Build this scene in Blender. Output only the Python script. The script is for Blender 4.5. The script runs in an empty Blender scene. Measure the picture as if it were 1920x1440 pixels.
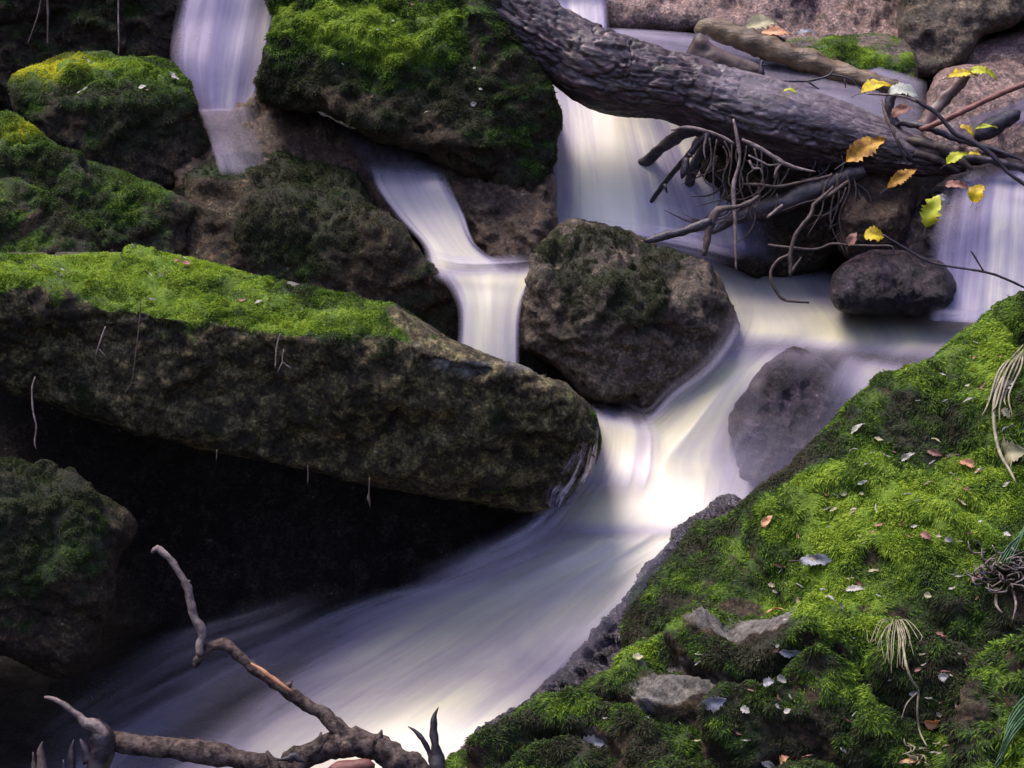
import bpy, math, random
import numpy as np
from mathutils import Vector
random.seed(7); RNG = np.random.default_rng(7)
R = math.radians
S = bpy.context.scene
COL = S.collection

# ------------------------------------------------------------------ camera
PITCH = R(20); FPX = 960 / math.tan(R(13))
CAMZ = 2.1
cam = bpy.data.objects.new('camera', bpy.data.cameras.new('camera'))
COL.objects.link(cam); S.camera = cam
cam.location = (0, 0, CAMZ); cam.rotation_euler = (R(90) - PITCH, 0, 0)
cam.data.sensor_width = 36; cam.data.lens = 18 / math.tan(R(13))
cam.data.clip_start = 0.05; cam.data.clip_end = 200
# ------------------------------------------------------------------ light
SUN_EL, SUN_AZ = R(66), R(-62)      # azimuth from +Y, negative is to the left
W = bpy.data.worlds.new('World'); S.world = W; W.use_nodes = True
nt = W.node_tree; bg = nt.nodes['Background']
sky = nt.nodes.new('ShaderNodeTexSky'); sky.sky_type = 'NISHITA'; sky.sun_disc = False
sky.sun_elevation = SUN_EL; sky.sun_rotation = SUN_AZ
tint = nt.nodes.new('ShaderNodeMix'); tint.data_type = 'RGBA'; tint.blend_type = 'MULTIPLY'; tint.inputs[0].default_value = 1
tint.inputs[7].default_value = (1.20, .96, 1.03, 1)    # mauve tint put on the sky light in place of a white balance shift
nt.links.new(sky.outputs[0], tint.inputs[6]); nt.links.new(tint.outputs[2], bg.inputs[0]); bg.inputs[1].default_value = 0.15
sl = bpy.data.lights.new('sun', 'SUN'); sl.energy = 1.3; sl.angle = R(32); sl.color = (1, .93, .80)
sun = bpy.data.objects.new('sun', sl); COL.objects.link(sun)
sd = Vector((math.sin(SUN_AZ) * math.cos(SUN_EL), math.cos(SUN_AZ) * math.cos(SUN_EL), math.sin(SUN_EL)))
sun.rotation_euler = sd.to_track_quat('Z', 'Y').to_euler(); sun.location = (0, 3, 8)
S.view_settings.view_transform = 'Standard'; S.view_settings.look = 'None'
S.view_settings.exposure = 2.05; S.view_settings.gamma = 1
S.cycles.use_denoising = True; S.cycles.max_bounces = 8; S.cycles.transparent_max_bounces = 24
S.cycles.sample_clamp_indirect = 4

# ------------------------------------------------------------------ projection of photo positions into the place
cp, sp_ = math.cos(PITCH), math.sin(PITCH)
def rays(x, y):
    x = np.asarray(x, float); y = np.asarray(y, float)
    u = (x - 960) / FPX; v = -(y - 720) / FPX
    return np.stack([u, cp + v * sp_, -sp_ + v * cp], -1)
def at(x, y, D):
    return rays(x, y) * np.asarray(D, float)[..., None] + np.array([0, 0, CAMZ])
def zD(y, z):                       # depth at which the ray of row y reaches height z
    return (CAMZ - z) / (sp_ + (y - 720) / FPX * cp)
PXM = 4.4 / FPX                     # metres per photo pixel at mid distance

# ------------------------------------------------------------------ noise
PERM = np.random.default_rng(3).permutation(256); PERM = np.concatenate([PERM, PERM, PERM])
G3 = np.random.default_rng(4).normal(size=(256, 3)); G3 /= np.linalg.norm(G3, axis=1)[:, None]
def perlin(p):
    i = np.floor(p).astype(int); f = p - i; i &= 255
    w = f * f * f * (f * (f * 6 - 15) + 10); r = 0
    for a in (0, 1):
        wa = w[..., 0] if a else 1 - w[..., 0]
        for b in (0, 1):
            wb = w[..., 1] if b else 1 - w[..., 1]
            for c in (0, 1):
                wc = w[..., 2] if c else 1 - w[..., 2]
                h = PERM[PERM[PERM[(i[..., 0] + a) & 255] + ((i[..., 1] + b) & 255)] + ((i[..., 2] + c) & 255)]
                g = G3[h]
                r = r + wa * wb * wc * ((f - np.array([a, b, c])) * g).sum(-1)
    return r * 1.6
def fbm(p, sc, oc=4, gain=.5, off=0.):
    p = p * sc + off; r = 0; a = 1
    for _ in range(oc):
        r = r + a * perlin(p); p = p * 2.03 + 17.1; a *= gain
    return r
def ridged(p, sc, oc=4, off=0.):
    p = p * sc + off; r = 0; a = 1
    for _ in range(oc):
        r = r + a * (1 - 2 * np.abs(perlin(p))); p = p * 2.07 + 9.3; a *= .5
    return r
def sstep(a, b, x):
    t = np.clip((x - a) / (b - a), 0, 1); return t * t * (3 - 2 * t)

# ------------------------------------------------------------------ materials
def N(nt, typ, **kw):
    n = nt.nodes.new(typ)
    for k, v in kw.items():
        if k.startswith('_'): setattr(n, k[1:], v)
        else: n.inputs[k.replace('__', ' ')].default_value = v
    return n
def newmat(name):
    m = bpy.data.materials.new(name); m.use_nodes = True
    return m, m.node_tree, m.node_tree.nodes['Principled BSDF']
def ramp(nt, src, stops, interp='LINEAR'):
    r = nt.nodes.new('ShaderNodeValToRGB'); r.color_ramp.interpolation = interp
    e = r.color_ramp.elements
    while len(e) < len(stops): e.new(.5)
    for k, (p, c) in enumerate(stops):
        e[k].position = p; e[k].color = (*c, 1) if len(c) == 3 else c
    nt.links.new(src, r.inputs[0]); return r.outputs[0]
def mixc(nt, f, a, b, mode='MIX'):
    m = nt.nodes.new('ShaderNodeMix'); m.data_type = 'RGBA'; m.blend_type = mode
    for s, v in ((0, f), (6, a), (7, b)):
        if hasattr(v, 'links'): nt.links.new(v, m.inputs[s])
        elif s == 0: m.inputs[0].default_value = v
        else: m.inputs[s].default_value = (*v, 1)
    return m.outputs[2]
def math_(nt, op, a, b=None, c=None, clamp=False):
    m = nt.nodes.new('ShaderNodeMath'); m.operation = op; m.use_clamp = clamp
    for s, v in enumerate((a, b, c)):
        if v is None: continue
        if hasattr(v, 'links'): nt.links.new(v, m.inputs[s])
        else: m.inputs[s].default_value = v
    return m.outputs[0]
def noise(nt, vec, scale, detail=4, rough=.55, dist=0.):
    n = nt.nodes.new('ShaderNodeTexNoise'); n.inputs['Scale'].default_value = scale
    n.inputs['Detail'].default_value = detail; n.inputs['Roughness'].default_value = rough
    n.inputs['Distortion'].default_value = dist
    nt.links.new(vec, n.inputs['Vector']); return n.outputs[0]

MOSS_D, MOSS_M, MOSS_B = (.014, .022, .006), (.040, .075, .008), (.120, .205, .012)
def rock_mat(name, c1, c2, c3, rough=.85, spec=.3, bump=1.0, wet=0.0):
    m, nt, b = newmat(name)
    pos = nt.nodes.new('ShaderNodeNewGeometry').outputs['Position']
    n1 = noise(nt, pos, 5, 5); n2 = noise(nt, pos, 28, 6, .65); n3 = noise(nt, pos, 150, 3, .7)
    c = ramp(nt, n1, [(.35, c1), (.65, c2)])
    c = mixc(nt, ramp(nt, n2, [(.45, (0, 0, 0)), (.68, (1, 1, 1))]), c, c3)
    c = mixc(nt, .75, c, ramp(nt, n3, [(.36, (.22, .21, .20)), (.5, (.85, .82, .78)), (.64, (2.1, 1.95, 1.75))]), 'MULTIPLY')
    n4 = noise(nt, pos, 60, 8, .75, .8)
    c = mixc(nt, .8, c, ramp(nt, n4, [(.38, (.30, .28, .26)), (.52, (1, 1, 1)), (.66, (1.9, 1.8, 1.6))]), 'MULTIPLY')
    vo = nt.nodes.new('ShaderNodeTexVoronoi'); vo.inputs['Scale'].default_value = 55; nt.links.new(pos, vo.inputs['Vector'])
    sp = math_(nt, 'MULTIPLY', math_(nt, 'LESS_THAN', vo.outputs['Distance'], .16), math_(nt, 'GREATER_THAN', n2, .60))
    c = mixc(nt, math_(nt, 'MULTIPLY', sp, .6), c, (.26, .27, .20))
    at_ = nt.nodes.new('ShaderNodeAttribute'); at_.attribute_name = 'moss'
    to_ = nt.nodes.new('ShaderNodeAttribute'); to_.attribute_name = 'tone'
    nm = noise(nt, pos, 95, 5, .7)
    mk = math_(nt, 'ADD', at_.outputs['Fac'], math_(nt, 'MULTIPLY', math_(nt, 'SUBTRACT', nm, .5), 1.3))
    mk = ramp(nt, mk, [(.38, (0, 0, 0)), (.62, (1, 1, 1))])
    tn = math_(nt, 'ADD', to_.outputs['Fac'], math_(nt, 'MULTIPLY', math_(nt, 'SUBTRACT', n3, .5), .9))
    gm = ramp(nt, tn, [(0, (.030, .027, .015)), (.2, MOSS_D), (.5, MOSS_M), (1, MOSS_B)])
    c = mixc(nt, mk, c, gm)
    pl = nt.nodes.new('ShaderNodeAttribute'); pl.attribute_name = 'pale'
    pk = ramp(nt, math_(nt, 'ADD', pl.outputs['Fac'], math_(nt, 'MULTIPLY', math_(nt, 'SUBTRACT', n2, .5), .9)), [(.35, (0, 0, 0)), (.6, (1, 1, 1))])
    c = mixc(nt, pk, c, ramp(nt, n4, [(.35, (.05, .045, .036)), (.5, (.13, .12, .098)), (.65, (.26, .24, .20))]))
    nt.links.new(c, b.inputs['Base Color'])
    rg = ramp(nt, n2, [(.3, (rough * .55,) * 3), (.7, (rough,) * 3)]) if wet else None
    if rg: nt.links.new(mixc(nt, mk, rg, (.9, .9, .9)), b.inputs['Roughness'])
    else: b.inputs['Roughness'].default_value = rough
    b.inputs['Specular IOR Level'].default_value = spec
    bn = noise(nt, pos, 70, 8, .72)
    bp = N(nt, 'ShaderNodeBump', Strength=min(1, .9 * bump), Distance=.016 * bump); nt.links.new(bn, bp.inputs['Height'])
    bp2 = N(nt, 'ShaderNodeBump', Strength=.8, Distance=.004 * bump); nt.links.new(nm, bp2.inputs['Height'])
    nt.links.new(bp.outputs[0], bp2.inputs['Normal'])
    nt.links.new(bp2.outputs[0], b.inputs['Normal'])
    return m
ROCK_DARK = rock_mat('dark_rock', (0.017, 0.012, 0.006), (0.036, 0.025, 0.013), (0.078, 0.059, 0.029))
ROCK_BROWN = rock_mat('brown_rock', (0.036, 0.022, 0.012), (0.069, 0.040, 0.022), (0.120, 0.080, 0.045), .55, .5, wet=1)
ROCK_PINK = rock_mat('pinkish_rock', (0.120, 0.075, 0.066), (0.215, 0.140, 0.122), (0.310, 0.215, 0.190), .6, .5, wet=1)
ROCK_GREY = rock_mat('grey_rock', (0.042, 0.031, 0.021), (0.078, 0.061, 0.041), (0.156, 0.121, 0.084), .7, .4, wet=1)
ROCK_TAN = rock_mat('tan_rock', (0.047, 0.039, 0.018), (0.021, 0.016, 0.008), (0.201, 0.177, 0.081))
ROCK_WET = rock_mat('wet_rock', (0.009, 0.006, 0.008), (0.024, 0.017, 0.021), (0.070, 0.050, 0.066), .42, .35, 1.6, wet=1)

ROCK_GLIT = rock_mat('glittering_wet_rock', (.012, .009, .012), (.040, .031, .042), (.17, .14, .17), .16, 1.0, 2.4, wet=1)
def moss_mat():
    m, nt, b = newmat('moss_strands')
    g = nt.nodes.new('ShaderNodeNewGeometry')
    to_ = nt.nodes.new('ShaderNodeAttribute'); to_.attribute_name = 'tone'
    tn = math_(nt, 'ADD', to_.outputs['Fac'], math_(nt, 'MULTIPLY', math_(nt, 'SUBTRACT', g.outputs['Random Per Island'], .5), .55))
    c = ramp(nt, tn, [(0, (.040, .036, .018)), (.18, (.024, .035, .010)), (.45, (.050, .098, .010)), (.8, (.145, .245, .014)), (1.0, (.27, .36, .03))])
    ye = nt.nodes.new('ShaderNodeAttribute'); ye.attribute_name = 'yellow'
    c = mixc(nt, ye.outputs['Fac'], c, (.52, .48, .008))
    nt.links.new(c, b.inputs['Base Color']); b.inputs['Roughness'].default_value = .75
    b.inputs['Specular IOR Level'].default_value = .25
    tr = nt.nodes.new('ShaderNodeBsdfTranslucent'); nt.links.new(c, tr.inputs[0])
    mx = nt.nodes.new('ShaderNodeMixShader'); mx.inputs[0].default_value = .35
    nt.links.new(b.outputs[0], mx.inputs[1]); nt.links.new(tr.outputs[0], mx.inputs[2])
    nt.links.new(mx.outputs[0], nt.nodes['Material Output'].inputs[0])
    return m
MOSS = moss_mat()

def simple_mat(name, c1, c2, scale=30, rough=.7, bump=.003, stretch=None, spec=.4, transl=0.):
    m, nt, b = newmat(name)
    tc = nt.nodes.new('ShaderNodeTexCoord'); v = tc.outputs['Object']
    if stretch:
        mp = nt.nodes.new('ShaderNodeMapping'); mp.inputs['Scale'].default_value = stretch
        nt.links.new(v, mp.inputs[0]); v = mp.outputs[0]
    n = noise(nt, v, scale, 5, .65)
    c = ramp(nt, n, [(.37, c1), (.63, c2)])
    nt.links.new(c, b.inputs['Base Color']); b.inputs['Roughness'].default_value = rough
    b.inputs['Specular IOR Level'].default_value = spec
    bp = N(nt, 'ShaderNodeBump', Strength=.8, Distance=bump)
    nt.links.new(noise(nt, v, scale * 2.5, 6, .7), bp.inputs['Height']); nt.links.new(bp.outputs[0], b.inputs['Normal'])
    if transl:
        tr = nt.nodes.new('ShaderNodeBsdfTranslucent'); nt.links.new(c, tr.inputs[0])
        mx = nt.nodes.new('ShaderNodeMixShader'); mx.inputs[0].default_value = transl
        nt.links.new(b.outputs[0], mx.inputs[1]); nt.links.new(tr.outputs[0], mx.inputs[2])
        nt.links.new(mx.outputs[0], nt.nodes['Material Output'].inputs[0])
    return m
TWIG = simple_mat('twig_bark', (.028, .019, .015), (.085, .062, .05), 60)
TWIG_DARK = simple_mat('dark_wet_twig', (.012, .009, .012), (.045, .035, .038), 40, .4)
TWIG_PALE = simple_mat('pale_twig', (.07, .05, .042), (.22, .17, .15), 60, .6)
TWIG_RED = simple_mat('red_brown_twig', (.09, .028, .018), (.17, .06, .04), 40, .5)
BARK_PALE = simple_mat('pale_branch_bark', (.022, .015, .013), (.15, .11, .09), 70, .85, .014, spec=.2)
STRAW = simple_mat('dry_grass', (.11, .10, .055), (.27, .24, .15), 60, .7, .001)
GRASS = simple_mat('green_grass', (.035, .085, .03), (.07, .16, .065), 60, .6, .001, transl=.3)
def leafmat(name, a, b): return simple_mat(name, a, b, 55, .55, .001, spec=.35, transl=.35)
L_YEL = leafmat('yellow_leaf', (.32, .19, .01), (.72, .58, .02))
L_YGR = leafmat('yellow_green_leaf', (.36, .34, .01), (.48, .55, .04))
L_OCH = leafmat('ochre_leaf', (.22, .09, .015), (.62, .36, .05))
L_PALE = leafmat('pale_leaf', (.34, .36, .27), (.50, .52, .42))
L_ORG = leafmat('orange_leaf', (.42, .19, .09), (.70, .42, .22))
L_BRN = leafmat('brown_leaf', (.16, .07, .045), (.42, .22, .16))
L_PUR = leafmat('purple_leaf', (.06, .030, .045), (.16, .09, .11))
L_TAN = leafmat('tan_leaf', (.28, .25, .14), (.48, .44, .26))
L_WHT = leafmat('bleached_leaf', (.30, .29, .25), (.50, .47, .40))
L_GRY = leafmat('wet_grey_leaf', (.16, .16, .18), (.34, .34, .36))

# ------------------------------------------------------------------ objects
def link(name, V, F, mat, parent=None, origin=None, smooth=True, attrs=None):
    V = np.asarray(V, float); me = bpy.data.meshes.new(name)
    o0 = np.zeros(3) if origin is None else np.asarray(origin, float)
    Vl = V - o0
    if isinstance(F, np.ndarray):
        k = F.shape[1]; me.vertices.add(len(Vl)); me.vertices.foreach_set('co', Vl.ravel())
        me.loops.add(F.size); me.loops.foreach_set('vertex_index', F.ravel().astype(np.int32))
        me.polygons.add(len(F)); me.polygons.foreach_set('loop_start', np.arange(0, F.size, k, dtype=np.int32))
        me.update(calc_edges=True)
    else:
        me.from_pydata(Vl.tolist(), [], F); me.update()
    me.polygons.foreach_set('use_smooth', [smooth] * len(me.polygons))
    for k, a in (attrs or {}).items():
        if k == 'uv':
            uvl = me.uv_layers.new(name='UVMap')
            li = np.empty(len(me.loops), np.int32); me.loops.foreach_get('vertex_index', li)
            uvl.data.foreach_set('uv', a[li].ravel())
        else:
            me.attributes.new(k, 'FLOAT', 'POINT').data.foreach_set('value', np.asarray(a, float))
    me.materials.append(mat)
    o = bpy.data.objects.new(name, me); COL.objects.link(o)
    if parent is not None:
        o.parent = parent; o.location = Vector(o0) - parent.location
    else: o.location = o0
    return o
def tag(o, label=None, cat=None, group=None, kind=None):
    for k, v in (('label', label), ('category', cat), ('group', group), ('kind', kind)):
        if v: o[k] = v
    return o
def cr(pts, step, closed=False):     # Catmull-Rom through rows of any width; step measured in the first two columns
    P = np.asarray(pts, float); n = len(P); out = []
    rng = range(n if closed else n - 1)
    for i in rng:
        p1, p2 = P[i], P[(i + 1) % n]
        p0 = P[i - 1] if (closed or i > 0) else 2 * p1 - p2
        p3 = P[(i + 2) % n] if (closed or i < n - 2) else 2 * p2 - p1
        k = max(1, int(round(np.hypot(*(p2 - p1)[:2]) / step)))
        t = (np.arange(k) / k)[:, None]
        out.append(.5 * (2 * p1 + (p2 - p0) * t + (2 * p0 - 5 * p1 + 4 * p2 - p3) * t ** 2 + (3 * p1 - p0 - 3 * p2 + p3) * t ** 3))
    if not closed: out.append(P[-1:])
    return np.concatenate(out)

ROCKS = {}
class Surf: pass
def rock(key, name, label, cat, outline, planes, mat, group=None, step=5, k=.02, edgeR=45, edgeD=.10, thick=.4,
         low=.03, mid=.012, fine=.004, jit=4, moss=0., nzg=1.2, nzc=.55, blobs=(), tone=.5, toneb=(), yellow=(), cush=.010,
         strata=0., sfreq=12., pale=(), fac=.24, nf=34, tvar=1., blades=0, blen=.010, kind=None, seed=0, pits=0., droop=.25):
    ol = cr(outline, 10, True)
    pj = np.c_[ol * .02, np.full(len(ol), seed * 3.7)]
    ol = ol + jit * np.c_[fbm(pj, 1, 4), fbm(pj, 1, 4, off=40)]
    x0, y0 = ol.min(0) - step; x1, y1 = ol.max(0) + step
    gx = np.arange(x0, x1 + step, step); gy = np.arange(y0, y1 + step, step)
    X, Y = np.meshgrid(gx, gy); nx, ny = len(gx), len(gy)
    px, py = X.ravel(), Y.ravel()
    A = ol; B = np.roll(ol, -1, 0)
    inside = np.zeros(len(px), bool); best = np.full(len(px), 1e9); nearx = px.copy(); neary = py.copy()
    for a, b in zip(A, B):
        if a[1] != b[1]:
            c = (a[1] > py) != (b[1] > py)
            xi = (b[0] - a[0]) * (py - a[1]) / (b[1] - a[1]) + a[0]
            inside ^= c & (px < xi)
        d = b - a; L2 = d @ d + 1e-9
        t = np.clip(((px - a[0]) * d[0] + (py - a[1]) * d[1]) / L2, 0, 1)
        qx = a[0] + t * d[0]; qy = a[1] + t * d[1]; dd = (px - qx) ** 2 + (py - qy) ** 2
        w = dd < best; best[w] = dd[w]; nearx[w] = qx[w]; neary[w] = qy[w]
    dist = np.where(inside, np.sqrt(best), 0)
    vx = np.where(inside, px, nearx); vy = np.where(inside, py, neary)
    I = inside.reshape(ny, nx); cell = I[:-1, :-1] | I[1:, :-1] | I[:-1, 1:] | I[1:, 1:]
    cy, cx = np.nonzero(cell); i0 = cy * nx + cx
    F = np.stack([i0, i0 + nx, i0 + nx + 1, i0 + 1], 1)
    used = np.unique(F); rm = np.full(nx * ny, -1); rm[used] = np.arange(len(used)); F = rm[F]
    vx, vy, dist = vx[used], vy[used], dist[used]; n = len(used)
    rr = rays(vx, vy); C = np.array([0, 0, CAMZ]); ds = []
    for (ax, ay, aD, nn) in planes:
        nn = np.array(nn, float); nn /= np.linalg.norm(nn)
        P0 = at(ax, ay, aD); den = np.minimum(rr @ nn, -.06)
        ds.append(np.clip(((P0 - C) @ nn) / den, aD - 1.0, aD + 1.6))
    ds = np.array(ds); mxd = ds.max(0); D = mxd + k * np.log(np.exp((ds - mxd) / k).sum(0))
    q = np.clip(dist / edgeR, 0, 1); prof = 1 - np.sqrt(np.clip(1 - (1 - q) ** 2, 0, 1))
    D = D + edgeD * prof
    rb = max(edgeR, 60); qb = np.clip(dist / rb, 0, 1)
    Db = D + thick * np.sqrt(np.clip(1 - (1 - qb) ** 2, 0, 1))
    P = at(vx, vy, D)
    def normals(P):
        fn = np.cross(P[F[:, 2]] - P[F[:, 0]], P[F[:, 3]] - P[F[:, 1]])
        vn = np.zeros_like(P)
        for j in range(4): np.add.at(vn, F[:, j], fn)
        vn /= np.linalg.norm(vn, axis=1)[:, None] + 1e-12
        s = np.sign((vn * (P - C)).sum(1)); s[s == 0] = 1
        return -vn * s[:, None]
    nrm = normals(P); fade = .25 + .75 * sstep(0, 22, dist); o = seed * 11.3
    disp = low * fbm(P, 4, 3, off=o) + mid * ridged(P, 11, 3, off=o) - mid * .5
    if strata:
        zz = P[:, 2] * sfreq + .9 * fbm(P, 3, 3, off=o + 5) + P[:, 0] * 1.2
        s = zz - np.floor(zz); disp += strata * (sstep(0, .25, s) * (1 - sstep(.80, 1.0, s)) - .5)
    if fac:
        fr = np.random.default_rng(seed + 50); si = fr.integers(0, n, nf); sd0 = P[si]; tl = fr.normal(size=(nf, 3)) * fac * .6; of = fr.normal(size=nf) * .004
        Pw = P + .02 * np.stack([fbm(P, 8, 2, off=o), fbm(P, 8, 2, off=o + 4), fbm(P, 8, 2, off=o + 8)], 1)
        dm = np.linalg.norm(Pw[:, None] - sd0[None], axis=2); w_ = np.exp(-(dm - dm.min(1)[:, None]) / .006); w_ /= w_.sum(1)[:, None]
        df = (w_ * (np.einsum('nkj,kj->nk', P[:, None] - sd0[None], tl) + of)).sum(1)
        disp += np.clip(df, -.03, .03)
    if pits: disp -= pits * sstep(.25, .6, fbm(P, 9, 2, off=o + 9))
    P = P + nrm * (disp * fade)[:, None]; nrm = normals(P)
    mo = moss + nzg * (nrm[:, 2] - nzc) + .75 * fbm(P, 6, 4, off=o + 3) + .35 * fbm(P, 25, 2, off=o)
    for (bx, by, rx, ry, st) in blobs:
        mo = mo + st * np.exp(-(((vx - bx) / rx) ** 2 + ((vy - by) / ry) ** 2))
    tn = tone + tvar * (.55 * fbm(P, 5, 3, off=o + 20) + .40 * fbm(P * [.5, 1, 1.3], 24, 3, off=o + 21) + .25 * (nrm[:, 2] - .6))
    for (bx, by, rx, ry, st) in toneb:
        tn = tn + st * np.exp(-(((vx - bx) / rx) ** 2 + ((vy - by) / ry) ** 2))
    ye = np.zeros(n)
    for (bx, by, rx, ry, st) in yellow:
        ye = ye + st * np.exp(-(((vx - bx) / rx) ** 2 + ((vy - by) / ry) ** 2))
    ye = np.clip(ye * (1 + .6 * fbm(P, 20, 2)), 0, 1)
    pa = np.zeros(n)
    for (bx, by, rx, ry, st) in pale:
        pa = pa + st * np.exp(-(((vx - bx) / rx) ** 2 + ((vy - by) / ry) ** 2))
    pa = np.clip(pa * (1.2 + 1.2 * fbm(P, 14, 3, off=o + 33)), 0, 1)
    mo = np.clip(mo - .9 * pa, 0, 1)
    tn = np.clip(tn, 0, 1)
    dd = fine * fbm(P, 45, 3, off=o) * 1.5 + cush * mo * (ridged(P, 17, 3, off=o + 2) * .5 + .6 * fbm(P, 55, 2, off=o))
    P = P + nrm * (dd * fade)[:, None]; nrm = normals(P)
    # back shell shares the boundary
    Pb = at(vx, vy, Db + .02); bnd = dist <= 1e-6
    idx = np.arange(n); bi = np.where(bnd, idx, 0); nb = (~bnd).sum(); bi[~bnd] = n + np.arange(nb)
    V = np.concatenate([P, Pb[~bnd]]); FB = bi[F][:, ::-1]
    keep = ~(bnd[F].all(1)); FF = np.concatenate([F, FB[keep]])
    z = lambda a: np.concatenate([a, np.zeros(nb)])
    org = np.array([P[:, 0].mean(), P[:, 1].mean(), V[:, 2].min()])
    ob = link(name, V, FF, mat, origin=org, attrs={'moss': z(mo), 'tone': z(tn), 'pale': z(pa)})
    tag(ob, label, cat, group, kind)
    s = Surf(); s.vx, s.vy, s.P, s.n, s.ob, s.D, s.mo = vx, vy, P, nrm, ob, D, mo; ROCKS[key] = s
    if blades:
        a, b, c, d = (P[F[:, j]] for j in range(4))
        area = .5 * np.linalg.norm(np.cross(c - a, d - b), axis=1); fm = mo[F].mean(1)
        w = area * np.clip((fm - .32) * 1.8, 0, 1) ** 1.0; w[bnd[F].any(1)] *= .5
        if w.sum() > 0:
            fi = RNG.choice(len(F), blades, p=w / w.sum())
            u, v = RNG.random((2, blades, 1)); g = fi
            p = (a[g] * (1 - u) + d[g] * u) * (1 - v) + (b[g] * (1 - u) + c[g] * u) * v
            nn = nrm[F[g, 0]]; t = tn[F[g, 0]]; yy = ye[F[g, 0]]; mm = fm[g]
            flow = np.stack([fbm(p, 14, 2, off=60), fbm(p, 14, 2, off=70), fbm(p, 14, 2, off=80)], 1)
            dr = nn * .50 + np.array([0, 0, -droop]) + flow * [1.7, .6, .5] + RNG.normal(size=(blades, 3)) * .30
            dr /= np.linalg.norm(dr, axis=1)[:, None]
            L = blen * (.45 + 1.0 * RNG.random((blades, 1))) * (.5 + .7 * mm[:, None])
            sd_ = np.cross(dr, nn + RNG.normal(size=(blades, 3)) * .5); sd_ /= np.linalg.norm(sd_, axis=1)[:, None] + 1e-9
            wd = L * .06 + .0003
            p0 = p - nn * .0015
            midp = p0 + dr * L * .55; tip = p0 + dr * L + np.array([0, 0, -.25]) * L + nn * .0
            VV = np.stack([p0 - sd_ * wd * .6, midp - sd_ * wd, tip, midp + sd_ * wd + nn * .0006, p0 + sd_ * wd * .6], 1).reshape(-1, 3)
            q0 = np.arange(blades)[:, None] * 5
            TF = np.concatenate([q0 + np.array([[0, 1, 3]]), q0 + np.array([[0, 3, 4]]), q0 + np.array([[1, 2, 3]])])
            mo_ = link('moss', VV, TF, MOSS, parent=ob, origin=org, smooth=False,
                       attrs={'tone': np.repeat(np.clip(t, 0, 1), 5), 'yellow': np.repeat(yy, 5)})
            mo_['kind'] = 'stuff'
    return s
def near(s, x, y):
    i = np.argmin((s.vx - x) ** 2 + (s.vy - y) ** 2); return s.P[i], s.n[i], s.D[i]

def tube(pts, n=10, step=8, rough=.12, seed=0, endcap=True, wob=0.):
    """pts rows (x, y, D, r_px): a tapered stem; returns verts, faces"""
    Q = cr(pts, step); C_ = at(Q[:, 0], Q[:, 1], Q[:, 2]); r = np.maximum(Q[:, 3], .35) * Q[:, 2] / FPX
    if wob: C_ = C_ + wob * np.stack([fbm(C_, 9, 3, off=seed), fbm(C_, 9, 3, off=seed + 9), fbm(C_, 9, 3, off=seed + 19)], 1)
    T = np.gradient(C_, axis=0); T /= np.linalg.norm(T, axis=1)[:, None] + 1e-9
    up = np.array([.13, .2, 1.]); Aa = np.cross(T, up); Aa /= np.linalg.norm(Aa, axis=1)[:, None] + 1e-9; Bb = np.cross(T, Aa)
    th = np.linspace(0, 2 * math.pi, n, endpoint=False)
    dirs = Aa[:, None] * np.cos(th)[None, :, None] + Bb[:, None] * np.sin(th)[None, :, None]
    base = C_[:, None] + dirs * r[:, None, None]
    f = 1 + rough * 2 * fbm(base / (r.mean() + 1e-6) * .12, 4, 3, off=seed * 3.1) + rough * 1.5 * fbm(base, 60, 2, off=seed)
    V = C_[:, None] + dirs * (r[:, None] * f)[..., None]
    m = len(Q); V = V.reshape(-1, 3); F = []
    for i in range(m - 1):
        for j in range(n):
            F.append((i * n + j, i * n + (j + 1) % n, (i + 1) * n + (j + 1) % n, (i + 1) * n + j))
    F.append(tuple(range(n - 1, -1, -1))); F.append(tuple(range((m - 1) * n, m * n)))
    return V, F
def merge(parts):
    V = []; F = []; o = 0
    for v, f in parts:
        V.append(v); F += [tuple(i + o for i in q) for q in f]; o += len(v)
    return np.concatenate(V), F
def branch(name, label, cat, stems, mat, group=None, parts=(), n=10, rough=.12, wob=0., step=8):
    """stems: list of stem point lists merged into one body; parts: (part_name, stems, mat[, label])"""
    V, F = merge([tube(s, n, step, rough, k, wob=wob) for k, s in enumerate(stems)])
    o = link(name, V, F, mat, origin=V[V[:, 2].argmin()]); tag(o, label, cat, group)
    for p in parts:
        V, F = merge([tube(s, n, step, rough, k + 5) for k, s in enumerate(p[1])])
        c = link(p[0], V, F, p[2], parent=o, origin=V[0])
        if len(p) > 3: c['label'] = p[3]
    return o

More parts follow.
